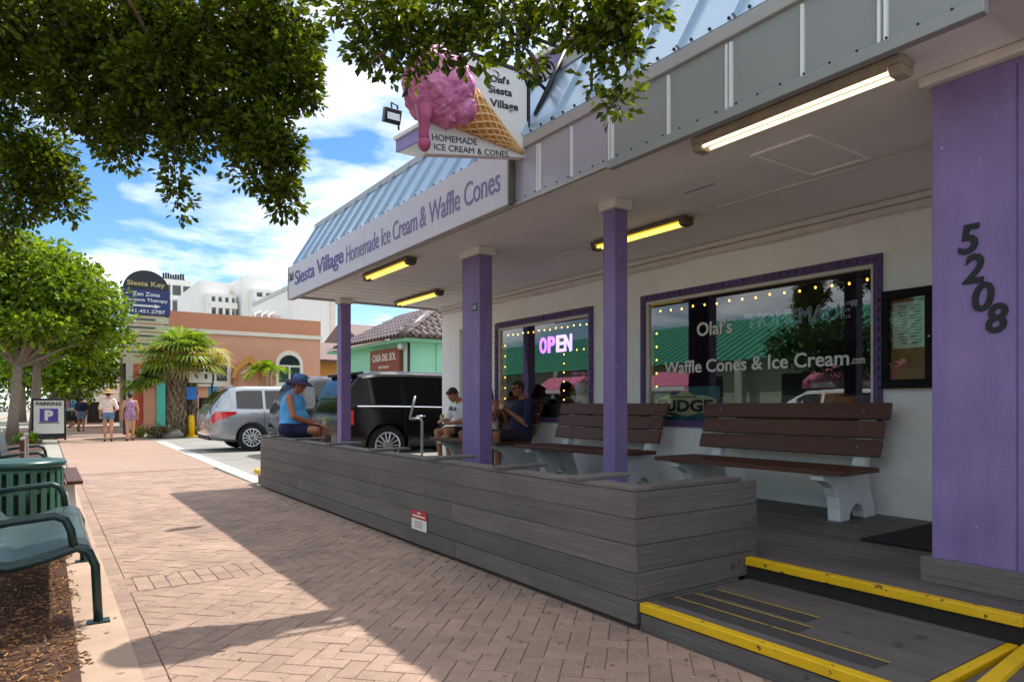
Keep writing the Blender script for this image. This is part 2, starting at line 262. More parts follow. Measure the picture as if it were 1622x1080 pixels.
def MT(loc, xa=(1, 0, 0), ya=(0, 1, 0)):
    xa = Vector(xa).normalized(); ya = Vector(ya); za = xa.cross(ya).normalized(); ya = za.cross(xa)
    m = Matrix((xa, ya, za)).transposed().to_4x4(); m.translation = Vector(loc); return m
def curve_mesh(cu, mod=None):
    o = bpy.data.objects.new('tmp', cu); COL.objects.link(o); dg = bpy.context.evaluated_depsgraph_get()
    me = bpy.data.meshes.new_from_object(o.evaluated_get(dg)); bpy.data.objects.remove(o); return me
def text(s, mat, parent, mtx, w=None, h=None, size=None, name='lettering', ext=.004, bold=0, shear=0, align='LEFT', gap=1, outline=0):
    cu = bpy.data.curves.new('t', 'FONT'); cu.body = s; cu.extrude = ext; cu.offset = bold; cu.shear = shear; cu.space_character = gap; cu.resolution_u = 3; cu.size = 1
    if outline: cu.fill_mode = 'NONE'; cu.extrude = 0; cu.bevel_depth = outline; cu.bevel_resolution = 1
    me = curve_mesh(cu); xs = [v.co.x for v in me.vertices]; ys = [v.co.y for v in me.vertices]
    x0, x1, y0, y1 = min(xs), max(xs), min(ys), max(ys); kx = (w/(x1-x0)) if w else None; ky = (h/(y1-y0)) if h else None
    if size: kx = kx or size; ky = ky or size
    kx = kx or ky; ky = ky or kx; ax = {'LEFT': x0, 'CENTER': (x0+x1)/2, 'RIGHT': x1}[align]; o0 = org(parent) if parent else Vector(mtx.translation)
    for v in me.vertices: v.co = mtx @ Vector(((v.co.x-ax)*kx, (v.co.y-y0)*ky, v.co.z)) - o0
    me.materials.clear(); me.materials.append(MATS[mat]); o = link(me, name, parent)
    if not parent: o.location = o0; ORG[o.as_pointer()] = o0
    return o
FX = lambda x, y, z: MT((x, y, z), (0, -1, 0), (0, 0, 1))     # lettering on a face that looks towards -X
FY = lambda x, y, z: MT((x, y, z), (1, 0, 0), (0, 0, 1))      # lettering on a face that looks towards -Y
def copytree(o, parent=None, loc=None, rz=None):
    c = o.copy(); COL.objects.link(c); c.parent = parent; ORG[c.as_pointer()] = org(o)
    if loc is not None: c.location = loc
    if rz is not None: c.rotation_euler = (0, 0, rz)
    for ch in list(o.children): copytree(ch, c)
    return c
def struct(o): o['kind'] = 'structure'; return o
# ------------------------------------------------------------------ ground
g = MB().add([(-400, -300, -.03), (400, -300, -.03), (400, 900, -.03), (-400, 900, -.03)], [(0, 1, 2, 3)]); struct(g.build('ground', 'land', fix=False))
def slab(name, mat, x0, x1, y0, y1, z1, z0=-.2): return struct(B(x0, x1, y0, y1, z0, z1).build(name, mat))
slab('road', 'asphalt', -11, -3.2, -120, 300, -.024, -.3)
slab('kerb', 'concrete', -3.2, -3.0, -120, 300, .1)
walk = slab('sidewalk', 'bed', .36, 2.66, -3, 14.02, -.009)
struct(B(.36, 3.0, 14.02, 90, -.2, -.002).build('far_sidewalk', 'far_pavers'))
slab('concrete_strip', 'concrete', .13, .36, -3, 14.02, .001)
lot = slab('parking_lot', 'lot', 2.98, 30, 11.0, 33.5, -.008)
slab('across_pavement', 'concrete', -15, -11, -60, 120, .08)
o = struct(MB().prism([(2.67, 10.95), (2.92, 10.95), (3.28, 25.0), (3.0, 25.0)], 'z', -.1, .006).build('painted_kerb_line', 'white_line'))
for y in (15.05, 18.05, 21.1): struct(B(4.2, 9.5, y-.05, y+.05, -.05, -.003).build('bay_line', 'white_line'))
# herringbone pavers at 45 degrees, real bricks with joints; the 300 nearest are single objects
def brick_mesh(l, w, seed):
    random.seed(seed); b = .003; h = .045; l -= .0035; w -= .0035; top = .0
    vs = [(-l/2, -w/2, -h), (l/2, -w/2, -h), (l/2, w/2, -h), (-l/2, w/2, -h), (-l/2, -w/2, top-b), (l/2, -w/2, top-b), (l/2, w/2, top-b), (-l/2, w/2, top-b),
          (-l/2+b, -w/2+b, top), (l/2-b, -w/2+b, top), (l/2-b, w/2-b, top), (-l/2+b, w/2-b, top)]
    return vs, [(0, 1, 5, 4), (1, 2, 6, 5), (2, 3, 7, 6), (3, 0, 4, 7), (4, 5, 9, 8), (5, 6, 10, 9), (6, 7, 11, 10), (7, 4, 8, 11), (8, 9, 10, 11)]
bv, bf = brick_mesh(.2, .1, 1); bme = bpy.data.meshes.new('paver'); bme.from_pydata(bv, [], bf); bme.materials.append(MATS['paver'])
spots = []
q = .1; c45 = cos(radians(-45)); s45 = sin(radians(-45))
cut = []
def clip(poly, ax, v, keep_less):
    out = []
    for k in range(len(poly)):
        p, r = poly[k-1], poly[k]; ip = (p[ax] <= v) == keep_less; ir_ = (r[ax] <= v) == keep_less
        if ip != ir_: t_ = (v-p[ax])/(r[ax]-p[ax]); out.append((p[0]+(r[0]-p[0])*t_, p[1]+(r[1]-p[1])*t_))
        if ir_: out.append(r)
    return out
def place(X, Y, a):
    if not (.3 < X < 2.8 and 1.3 < Y < 14.0): return
    ca, sa = cos(a), sin(a); P_ = [(X+u_*ca-v_*sa, Y+u_*sa+v_*ca) for u_, v_ in ((-.098, -.048), (.098, -.048), (.098, .048), (-.098, .048))]
    lim = [(0, .458, False), (0, 2.638, True), (1, 13.98, True)]+([(1, 5.022, True)] if Y < 5.23 else [(1, 5.442, False)])
    q_ = P_; hit = False
    for ax, v, kl in lim:
        if any((p[ax] <= v) != kl for p in q_): hit = True; q_ = clip(q_, ax, v, kl)
        if len(q_) < 3: return
    if not hit: spots.append((X, Y, a))
    else:
        ar = abs(sum(q_[k-1][0]*q_[k][1]-q_[k][0]*q_[k-1][1] for k in range(len(q_))))/2
        if ar > .0008: cut.append(q_)
for i in range(-220, 220):
    for j in range(-220, 220):
        k = (i-j) % 4
        if k == 0: cx, cy, a = (i+1)*q, (j+.5)*q, 0
        elif k == 3: cx, cy, a = (i+.5)*q, (j+1)*q, 90
        else: continue
        place(cx*c45-cy*s45, cx*s45+cy*c45+4, radians(a-45))
for yy in (5.13, 5.335):
    x = .45
    while x < 2.6: spots.append((x, yy, radians(90))); x += .1
yy = 1.5
while yy < 13.9: spots.append((.405, yy, radians(90))); yy += .2
spots.sort(key=lambda p: p[0]**2+p[1]**2)
wo0 = org(walk)
random.seed(3); stuff = MB(); cnt = 0
for X, Y, a in spots:
    r = X*.5701+Y*.8215
    if r < 2.6: continue
    z = random.uniform(-.0025, .0015); t1, t2 = random.gauss(0, .006), random.gauss(0, .006); a2 = a+random.gauss(0, .008)
    if cnt < 300:
        o = link(bme, 'paver', walk, Vector((X, Y, z))-wo0); o.rotation_euler = (t1*.6, t2*.6, a2); cnt += 1
    else:
        ca, sa = cos(a2), sin(a2); stuff.add([(X+v[0]*ca-v[1]*sa, Y+v[0]*sa+v[1]*ca, z+v[2]+t1*.5*v[0]) for v in bv], bf)
for p_ in cut:
    n_ = len(p_); z = random.uniform(-.003, .0); c_ = (sum(a[0] for a in p_)/n_, sum(a[1] for a in p_)/n_); ins = [(c_[0]+(a[0]-c_[0])*.94, c_[1]+(a[1]-c_[1])*.94) for a in p_]
    stuff.add([(a[0], a[1], -.04) for a in p_]+[(a[0], a[1], z-.004) for a in p_]+[(a[0], a[1], z) for a in ins], [(k, (k+1) % n_, n_+(k+1) % n_, n_+k) for k in range(n_)]+[(n_+k, n_+(k+1) % n_, 2*n_+(k+1) % n_, 2*n_+k) for k in range(n_)]+[tuple(range(2*n_, 3*n_))])
m = MATS['paver_stuff']; t = m.node_tree
def island_value(m, amt):
    t = m.node_tree; p = t.nodes['Principled BSDF']; l = p.inputs['Base Color'].links[0]; src = l.from_socket; g = N(t, 'ShaderNodeNewGeometry'); mr = N(t, 'ShaderNodeMapRange'); mr.inputs[3].default_value = 1-amt; mr.inputs[4].default_value = 1+amt
    hs = N(t, 'ShaderNodeHueSaturation'); t.links.new(g.outputs['Random Per Island'], mr.inputs[0]); t.links.new(mr.outputs[0], hs.inputs['Value']); t.links.new(src, hs.inputs['Color']); t.links.new(hs.outputs[0], p.inputs['Base Color'])
island_value(m, .10)
o = stuff.build('pavers', 'paver_stuff', walk, fix=False); o['kind'] = 'stuff'
# mulch bed with chips
struct(MB().prism([(-3.0, -2), (.13, -2), (.13, 7.0), (-.05, 9.5), (-.1, 40), (-3.0, 40)], 'z', -.1, .02).build('planting_bed', 'mulch'))
random.seed(11); mc = MB()
for k in range(15000):
    x = -1.6+1.78*random.random()**.75; y = random.uniform(2.4, 8.6)
    e_ = .12+.05*sin(y*5.1)+.04*sin(y*13.7)
    if x > e_ and random.random() < .9: x = e_-random.random()**2*.9
    z = .022+.05*random.random()*max(0, min(1, (.12-x)*3)); a = random.uniform(0, pi); l = random.uniform(.012, .045); w = random.uniform(.003, .009); tl = random.uniform(-.5, .5)
    d = Vector((cos(a), sin(a), tl*.6))*l/2; e = Vector((-sin(a), cos(a), random.uniform(-.5, .5)))*w/2; c = Vector((x, y, z if x < .13 else .004))
    mc.add([c-d-e, c+d-e, c+d+e, c-d+e, c+Vector((0, 0, .006))], [(0, 1, 4), (1, 2, 4), (2, 3, 4), (3, 0, 4)])
tag(mc.build('mulch', 'chips', fix=False), 'loose brown wood mulch spread under the green bench', 'mulch', kind='stuff')
# ------------------------------------------------------------------ deck and steps
DZ = .265
deck = struct(B(3.62, 6.0, -2.0, 10.9, -.1, DZ-.03).build('deck', 'shadow_gap'))
random.seed(5)
def plank_row(parent, x, w, y0, y1, z0, z1, mat, lens, name='plank', gap=.008):
    y = y0
    while y < y1-.02:
        l = random.choice(lens); e = min(y1, y+l); e = y1 if y1-e < .4 else e
        B(x+gap/2, x+w-gap/2, y+.0015, e-.0015, z0, z1+random.uniform(-.001, .001)).build(name, mat, parent, bevel=.003); y = e
x = 3.66; y0s = [-2, -2.6, -1.2]
k = 0
while x < 5.95:
    plank_row(deck, x, min(.141, 5.995-x), -2.0-(k % 3)*.7, 10.9, DZ-.026, DZ, 'deck_y', [3.6, 4.2, 2.9]); x += .141; k += 1
B(3.626, 3.66, 1.16, 2.62, -.05, DZ-.06).build('riser', 'deck_y', deck, bevel=.003)
B(3.595, 3.655, 1.17, 2.625, DZ-.045, DZ+.005).build('nosing', 'yellow_paint', deck, bevel=.006)
step = struct(B(2.70, 3.62, 1.2, 2.62, -.08, .105).build('step', 'shadow_gap'))
x = 2.72; k = 0
while x < 3.6:
    plank_row(step, x, min(.141, 3.622-x), 1.24, 2.62, .109, .135, 'deck_y', [3]); x += .141
B(2.672, 2.698, 1.2, 2.62, -.05, .082).build('riser', 'deck_y', step, bevel=.003)
B(2.664, 2.722, 1.2, 2.62, .09, .14).build('nosing', 'yellow_paint', step, bevel=.006)
B(2.726, 3.60, 1.185, 1.232, .09, .14).build('nosing', 'yellow_paint', step, bevel=.006)
for xa, ya, yb in ((2.80, 1.42, 2.6), (2.95, 1.86, 2.58), (3.12, 1.92, 2.56)):
    o = B(xa, xa+.115, ya, yb, .1352, .138).build('grip_strip', 'strip_dark', step); B(xa+.116, xa+.121, ya, yb, .1352, .1392).build('stripe', 'yellow_paint', o)
ramp = struct(MB().prism([(-1.5, .0), (1.16, .0), (1.16, .13), (-1.5, .26)], 'x', 2.72, 3.58).build('ramp', 'deck_x'))
MB().prism([(-1.5, .262), (1.165, .134), (1.165, .08), (-1.5, .2)], 'x', 3.58, 3.625).build('edge_strip', 'yellow_paint', ramp)
MB().prism([(3.585, 1.11), (2.74, 1.03), (2.74, 1.09), (3.585, 1.165)], 'z', .12, .155).build('edge_strip', 'yellow_paint', ramp)
pt = thing('metal_post', (3.68, 1.14, 0), 'short pale metal post at the yellow step corner', 'post'); MB().tube([(3.68, 1.14, .1), (3.68, 1.14, .30)], .018, 10).build('post', 'pipe', pt, smooth=True); MB().box(3.65, 3.71, 1.11, 1.17, .30, .312).build('cap', 'yellow_paint', pt)
fs_ = struct(B(2.72, 3.5, 10.42, 10.85, 0, .22).build('far_step', 'deck_x')); B(2.69, 3.52, 10.85, 10.9, .16, .226).build('nosing', 'yellow_paint', fs_); B(2.66, 2.718, 10.42, 10.86, .16, .226).build('nosing', 'yellow_paint', fs_)
tag(B(4.72, 5.9, 1.4, 2.5, DZ+.002, DZ+.014).build('door_mat', 'black_mat', bevel=.004), 'black rubber door mat on the deck beside the wide purple pillar', 'mat')
# ------------------------------------------------------------------ planter box along the deck
pl = thing('planter_box', (2.7, 6.5, 0), 'long low planter box clad in grey deck boards beside the brick sidewalk', 'planter')
PX, PY0, PY1 = 2.64, 2.63, 10.40
B(PX+.028, PX+.10, PY0+.03, PY1-.03, .12, .72).build('core', 'shadow_gap', pl)
B(3.62, 3.70, PY0+.03, PY1-.03, .05, .555).build('core', 'deck_y', pl)
B(PX+.06, 3.6, PY0+.05, PY1-.05, .0, .10).build('footing', 'concrete', pl)
for k in range(6):
    for ya, yb in ((PY0+.03, 5.3), (5.303, 8.1), (8.103, PY1-.03)): B(PX+.12+k*.144, PX+.26+k*.144, ya, yb, .53, .556).build('seat_board', 'deck_y', pl, bevel=.003)
rows = [(.0, .148), (.153, .298), (.301, .446), (.449, .594), (.597, .742)]
joints = [[4.6, 7.4], [5.1, 8.6], [4.65, 7.9], [6.3, 9.0], [3.9, 7.1]]
for r, (z0, z1) in enumerate(rows):
    y = PY0; js = joints[r]+[PY1]
    for e in js:
        dz = random.uniform(-.001, .001); off = -.006 if r == 0 and y > 4 else 0
        B(PX+off+(.0 if r else .004), PX+.026+off, y+.001, e-.001, z0+dz+(.02 if r == 0 else 0), z1+dz).build('board', 'deck_y', pl, bevel=.003); y = e
    e = 3.55 if r == 0 else 3.72
    B(PX+.027, e, PY0-.002+(.006 if r == 0 else 0), PY0+.024, z0+.02*(r == 0), z1).build('board', 'deck_x', pl, bevel=.003)
    B(PX+.027, 3.72, PY1-.026, PY1, z0, z1).build('board', 'deck_x', pl, bevel=.003)
for a, b in ((PY0, 5.2), (5.2, 7.8), (7.8, PY1)):
    B(PX+.001, PX+.145, a+.001, b-.001, .745, .766).build('rim_board', 'deck_y', pl, bevel=.004)
    B(3.58, 3.725, a+.001, b-.001, .556, .575).build('rim_board', 'deck_y', pl, bevel=.004)
B(PX+.147, 3.578, PY0+.001, PY0+.14, .745, .766).build('rim_board', 'deck_x', pl, bevel=.004)
B(PX+.147, 3.578, PY1-.14, PY1-.001, .745, .766).build('rim_board', 'deck_x', pl, bevel=.004)
for y in (3.12, 3.95, 4.95, 6.2, 7.45, 8.7, 9.75):
    B(2.62, 3.02, y-.07, y+.07, .768, .79).build('cross_slab', 'deck_x', pl, bevel=.004)
st = thing('warning_sticker', (2.63, 5.18, .14), 'red and white warning notice stuck low on the planter boards', 'sticker')
B(2.630, 2.633, 5.05, 5.33, .24, .31).build('header', 'sticker_red', st); B(2.630, 2.633, 5.05, 5.33, .145, .239).build('panel', 'sticker_white', st)
for z, ya, yb in ((.257, 5.08, 5.31), (.285, 5.16, 5.22)): B(2.6292, 2.6299, ya, yb, z, z+.014).build('print_line', 'sticker_white', st)
for z in (.17, .19, .21): B(2.6292, 2.6299, 5.12, 5.27, z, z+.006).build('print_line', 'print', st)
# ------------------------------------------------------------------ shop building
shop = thing('ice_cream_shop', (6, 5, 0), 'low white stucco ice cream shop with purple pillars and a metal mansard awning', 'building')
WX = 6.0; W1 = (2.97, 5.85, .97, 2.54); W2 = (6.74, 9.09, .97, 2.52)
def wallbox(y0, y1, z0, z1): B(WX, WX+.2, y0, y1, z0, z1).build('wall', 'stucco', shop)
wallbox(-4, 10.9, 0, .97); wallbox(-4, 10.9, 2.541, 3.3); wallbox(-4, W1[0], .971, 2.54); wallbox(W1[1], W2[0], .971, 2.54); wallbox(W2[1], 9.9, .971, 2.54); wallbox(10.28, 10.9, .971, 2.54)
B(WX+.05, WX+.12, 9.9, 10.28, .98, 2.5).build('side_door', 'trim_white', shop); B(WX+.2, 12, 10.7, 10.9, 0, 3.3).build('wall', 'dark_brown', shop)  # unseen end wall coloured dark to keep its sunlit reflection off the SUV
B(WX+.205, 12, -4, 10.69, 3.2, 3.28).build('ceiling', 'interior', shop); B(9.5, 9.6, -4, 10.69, 0, 3.19).build('back_wall', 'interior', shop); B(WX+.205, 9.49, -4, 10.69, .2, .26).build('shop_floor', 'interior', shop); B(WX+.205, 9.49, -4.1, -4, 0, 3.2).build('back_wall', 'interior', shop)
B(7.4, 8.0, 2.2, 9.3, .27, 1.33).build('counter', 'counter', shop); B(8.9, 9.45, 3.0, 8.8, .27, 2.1).build('back_shelf', 'dark_brown', shop)
B(6.22, 7.39, 6.0, 6.3, .27, 3.19).build('partition', 'dark_brown', shop)
def window(y0, y1, z0, z1):
    w = B(WX-.035, WX+.06, y0, y1, z1-.075, z1).build('window', 'purple_dark', shop)
    B(WX-.035, WX+.06, y0, y1, z0, z0+.07).build('frame', 'purple_dark', w); B(WX-.035, WX+.06, y0, y0+.07, z0+.071, z1-.076).build('frame', 'purple_dark', w); B(WX-.035, WX+.06, y1-.07, y1, z0+.071, z1-.076).build('frame', 'purple_dark', w)
    a, b, c, d = y0+.072, y1-.072, z0+.072, z1-.077
    B(WX-.012, WX+.05, a, b, d-.035, d).build('inner_frame', 'trim_white', w); B(WX-.012, WX+.05, a, a+.03, c, d-.036).build('inner_frame', 'trim_white', w); B(WX-.012, WX+.05, b-.03, b, c, d-.036).build('inner_frame', 'trim_white', w)
    B(WX+.018, WX+.024, a+.031, b-.031, c, d-.037).build('pane', 'shop_glass', w)
    bb = B(-.008, .008, -.0175, .0175, -.0175, .0175); d0 = bpy.data.meshes.new('bead'); d0.from_pydata(bb.v, [], bb.f); d0.materials.append(MATS['purple_dark']); wo_ = org(w); y = y0+.06; pts = []
    while y < y1-.03: pts.append((y, z1-.037)); y += .085
    z = z0+.06
    while z < z1-.1: pts += [(y0+.035, z), (y1-.035, z)]; z += .085
    for y, z in pts: link(d0, 'bead', w, Vector((WX-.043, y, z))-wo_)
    return w
win1 = window(*W1); win2 = window(*W2)
win1['label'] = 'wide shop window with purple frame and white lettering'; win2['label'] = 'purple-framed shop window with the neon sign'
text("Olaf's", 'letter_white', win1, FX(WX+.014, 5.02, 1.985), w=.47, h=.16, bold=.012); text('Waffle Cones & Ice Cream', 'letter_white', win1, FX(WX+.014, 5.5, 1.58), w=2.22, h=.145, bold=.012); text('.com', 'letter_white', win1, FX(WX+.014, 3.26, 1.59), w=.12, h=.05)
# cornice, cable
B(WX-.05, WX-.001, -4, 10.9, 2.93, 2.985).build('cornice', 'trim_white', shop, bevel=.01); B(WX-.025, WX-.001, -4, 10.9, 2.86, 2.925).build('cornice', 'trim_white', shop, bevel=.008)
MB().tube([(WX-.03, -3+i*.5, 2.85+.012*sin(i*1.7)) for i in range(28)], .008, 6).build('cable', 'trim_white', shop, smooth=True)
# soffit panels
RY0, RY1, FXX = 1.2, 11.0, 3.30
ys = [1.235, 3.42, 5.85, 8.3, 10.99]
for i in range(4):
    for xa, xb in ((3.32, 4.62), (4.624, 5.998)): B(xa, xb, ys[i]+.002, ys[i+1]-.002, 2.99, 3.02).build('soffit_panel', 'soffit', shop)
B(3.32, 5.998, -3, 1.08, 3.02, 3.05).build('soffit_panel', 'soffit', shop); B(3.3, 5.998, 1.085, 1.23, 2.955, 3.045).build('soffit_beam', 'trim_white', shop)
ht = MB()
hx0, hx1, hy0, hy1 = 4.1, 4.85, 2.49, 2.95
for a in ((hx0, hx1, hy0, hy0+.035), (hx0, hx1, hy1-.035, hy1), (hx0, hx0+.035, hy0+.036, hy1-.036), (hx1-.035, hx1, hy0+.036, hy1-.036)): ht.box(*a, 2.972, 2.989)
h = ht.build('hatch', 'soffit', shop, bevel=.003); B(hx0+.05, hx1-.05, hy0+.05, hy1-.05, 2.982, 2.9895).build('hatch_panel', 'soffit', h)
B(5.0-.6, 5.0-.594, 3.5, 3.8, 2.986, 2.9898).build('soffit_crack', 'shadow_gap', shop)
MB().tube([(4.92, 2.0, 2.975), (4.92, 4.2, 2.975)], .011, 8).build('conduit', 'trim_white', shop, smooth=True); MB().tube([(4.95, 5.5, 2.975), (4.95, 9.05, 2.975)], .011, 8).build('conduit', 'trim_white', shop, smooth=True)
for k in range(8): B(3.33, 5.99, 8.5+k*.3, 8.506+k*.3, 2.9875, 2.9899).build('soffit_seam', 'housing', shop)
# fascia
y = RY0; k = 0
edges = [1.2, 1.62, 2.05, 2.5, 2.98, 3.5, 3.95, 4.35, 4.66]
for i in range(len(edges)-1):
    mt = 'fascia_grey' if edges[i] < 3.3 else 'fascia_lav'
    B(3.30, 3.318, edges[i]+.001, edges[i+1]-.001, 2.93, 3.36).build('fascia_panel', mt, shop)
    B(3.282, 3.2995, edges[i]-.012, edges[i]+.004, 2.955, 3.335).build('seam', 'seam_white', shop)
    if i % 2 == 1: B(3.282, 3.2995, edges[i]+.02, edges[i]+.034, 2.955, 3.335).build('seam', 'seam_white', shop)
B(3.30, 3.318, 4.661, RY1, 2.93, 3.36).build('fascia_panel', 'fascia_lav', shop)
B(3.275, 3.318, RY0, RY1, 3.362, 3.45).build('drip_band', 'fascia_band', shop, bevel=.006)
B(3.262, 3.318, RY0, 3.52, 2.885, 2.944).build('gutter_strip', 'fascia_grey', shop, bevel=.004)
B(3.285, 3.32, 3.525, RY1, 2.915, 2.938).build('edge_trim', 'fascia_band', shop)
B(3.30, 5.99, RY1-.02, RY1, 2.95, 3.44).build('fascia_end', 'fascia_band', shop)
# mansard of standing seam panels
RX0, RZ0, RX1, RZ1 = 3.29, 3.452, 3.70, 4.15
y = RY0-3; n = 0
def mans(y0, y1, off0, off1, lift=0, tz=1.):
    nx, nz = -(RZ1-RZ0), (RX1-RX0); l = math.hypot(nx, nz); nx /= l; nz /= l; vs = []
    for yy, xe in ((y0, 0), (y1, 0)):
        for o_ in (off0, off1):
            vs += [(RX0+nx*o_, yy, RZ0+nz*o_), (RX1+nx*o_, yy, RZ1+nz*o_)]
    return MB().add(vs, [(0, 1, 3, 2), (4, 6, 7, 5), (0, 4, 5, 1), (2, 3, 7, 6), (0, 2, 6, 4), (1, 5, 7, 3)])
y = 1.2
while y < RY1-.05:
    e = min(RY1, y+.42); mans(y+.001, e-.001, 0, .012).build('roof_panel', 'roof_metal', shop); mans(y-.010, y+.010, .0121, .045).build('roof_seam', 'roof_metal', shop); y = e
sr = MB(); nx, nz = -.862, .506
yy = 1.25
while yy < 11:
    for f_ in (.03,): sr.sphere((RX0+(RX1-RX0)*f_+nx*.018, yy, RZ0+(RZ1-RZ0)*f_+nz*.018), .011, 6, 4)
    sr.sphere((3.282, yy+.07, 2.958+.002) if yy > 3.5 else (3.26, yy+.07, 2.95), .007, 6, 4); yy += .14
o = sr.build('screws', 'iron', shop); o['kind'] = 'stuff'
MB().prism([(3.66, 4.12), (3.70, 4.155), (3.90, 4.155), (3.90, 4.21), (3.66, 4.20)], 'y', 1.2, RY1+.01).build('ridge_cap', 'fascia_band', shop)
MB().prism([(3.30, 3.45), (3.72, 4.16), (6.0, 4.16), (6.0, 3.45)], 'y', RY1-.022, RY1+.004).build('roof_end', 'fascia_band', shop)
B(3.9, 12, -3, RY1-.03, 4.02, 4.12).build('roof_deck', 'fascia_grey', shop); B(3.34, 12, 1.0, 1.19, 3.05, 4.12).build('roof_end', 'fascia_band', shop)
# upper gable with purple rake
up = MB().prism([(9.2, 4.97), (4.4, 4.56), (4.4, 4.76), (9.2, 5.14)], 'x', 4.28, 4.32).build('upper_fascia', 'purple', shop)
MB().prism([(9.22, 5.145), (4.4, 4.765), (4.4, 4.82), (9.22, 5.20)], 'x', 4.25, 4.32).build('rake_trim', 'trim_white', up)
MB().prism([(9.2, 4.97), (4.4, 4.56), (4.4, 4.59), (9.2, 5.0)], 'x', 4.321, 5.3).build('rake_soffit', 'trim_white', up)
MB().prism([(9.2, 5.002), (4.4, 4.592), (4.4, 4.81), (9.2, 5.19)], 'x', 4.321, 8).build('upper_roof', 'roof_metal', up); B(4.34, 5.3, 9.201, 9.22, 4.98, 5.18).build('end_fascia', 'purple', up)
B(5.3, 8, 4.5, 9.0, 4.12, 4.9).build('upper_wall', 'dark_brown', shop)
# pillars
def pillar(x0, x1, y0, y1, z0, zt=2.99):
    p = B(x0, x1, y0, y1, z0, zt-.09).build('pillar', 'purple', shop, bevel=.006); e = .03
    B(x0-e, x1+e, y0-e, y1+e, zt-.089, zt-.001).build('capital', 'trim_white', p, bevel=.01); return p
pillar(4.0, 4.15, 4.22, 4.37, DZ); pillar(3.98, 4.15, 6.37, 6.75, DZ); p1 = pillar(4.02, 4.19, 10.75, 10.93, DZ)
P4 = B(3.93, 4.5, -.6, 1.69, DZ+.13, 2.93).build('pillar', 'purple', shop, bevel=.006); P4['label'] = 'wide purple pillar with black house numbers'
B(3.88, 4.56, -.6, 1.74, 2.931, 2.988).build('capital', 'trim_white', P4, bevel=.012); B(3.9, 4.56, -.6, 1.735, DZ+.001, DZ+.135).build('plinth', 'deck_y', P4, bevel=.004)
for yy in (1.30, 1.02, .6): B(3.9275, 3.9299, yy-.003, yy+.003, DZ+.14, 2.9).build('board_joint', 'purple_dark', P4)
for ch, yy, zz_ in (('5', 1.56, 2.0), ('2', 1.54, 1.845), ('0', 1.495, 1.695), ('8', 1.435, 1.58)):
    text(ch, 'ink', P4, FX(3.925, yy, zz_), w=.098, h=.152, name='digit', ext=.006, bold=.022, shear=.14)
pn = B(3.974, 3.979, 6.42, 6.53, 2.28, 2.36).build('number_plate', 'ink', shop); text('5208', 'sign_white', pn, FX(3.972, 6.52, 2.295), w=.09, h=.05, ext=.001)
# ------------------------------------------------------------------ shop fittings
sg = thing('shop_sign_board', (3.25, 7.9, 2.93), 'long white awning sign with purple lettering along the shop fascia', 'sign')
for a, b in ((4.72, 7.85), (7.853, 11.02)): B(3.235, 3.272, a, b, 2.925, 3.445).build('panel', 'sign_white', sg, bevel=.004)
B(3.228, 3.274, 4.69, 4.718, 2.92, 3.45).build('edge_trim', 'housing_dark', sg); B(3.23, 3.3, 11.022, 11.04, 2.92, 3.45).build('edge_trim', 'housing_dark', sg)
text("Olaf's", 'ink', sg, FX(3.232, 10.98, 3.2), w=.27, h=.14, ext=.002, shear=.15)
text('Siesta Village', 'sign_purple', sg, FX(3.232, 10.66, 3.03), w=2.1, h=.29, ext=.002, bold=.014, gap=.95)
text('Homemade Ice Cream', 'sign_lilac', sg, FX(3.232, 8.46, 3.07), w=2.04, h=.215, ext=.002, gap=.95)
text('& Waffle Cones', 'sign_lilac', sg, FX(3.232, 6.36, 3.07), w=1.52, h=.225, ext=.002, gap=.95)
def fixture(x, y0, y1, z, kind, label):
    t = thing('ceiling_light', (x, (y0+y1)/2, z), label, 'ceiling light', 'tube lights under the awning'); hz = 'housing' if kind == 'w' else 'housing_dark'
    MB().prism([(x-.075, z+.05), (x-.075, z+.025), (x-.06, z+.012), (x+.06, z+.012), (x+.075, z+.025), (x+.075, z+.05)], 'y', y0, y1).build('housing', hz, t, bevel=.006)
    for yy in (y0, y1-.07): MB().prism([(x-.07, z+.011), (x-.062, z-.02), (x-.04, z-.038), (x+.04, z-.038), (x+.062, z-.02), (x+.07, z+.011)], 'y', yy, yy+.07).build('end_cap', hz, t, bevel=.008)
    mt = 'tube_warm' if kind == 'w' else 'tube_yellow'
    for dx_ in (-.035, .035): MB().tube([(x+dx_, y0+.075, z-.01), (x+dx_, y1-.075, z-.01)], .012, 10).build('tube', mt, t, smooth=True)
    if kind == 'w':
        for dx_ in (-.078, .078): B(x+dx_*.85-.004, x+dx_*.85+.004, y0+.072, y1-.072, z-.012, z+.011).build('reflector', hz, t)
    else: MB().prism([(x-.075, z+.010), (x-.062, z+.004), (x+.062, z+.004), (x+.075, z+.010)], 'y', y0+.072, y1-.072).build('lens', 'lens_yellow', t)
    for yy in (y0+.25, y1-.25): B(x-.02, x+.02, yy-.02, yy+.02, z+.051, 2.989).build('mount', hz, t)
fixture(3.58, 1.65, 2.98, 2.925, 'w', 'white glowing tube light nearest the camera beside the fascia edge')
fixture(4.92, 4.2, 5.5, 2.925, 'y', 'yellow tube light under the awning behind the thin purple pillar')
fixture(3.58, 7.25, 8.6, 2.925, 'y', 'yellow tube light under the awning close behind the shop sign')
fixture(4.95, 9.05, 10.55, 2.925, 'y', 'farthest yellow tube light under the awning near the far corner')
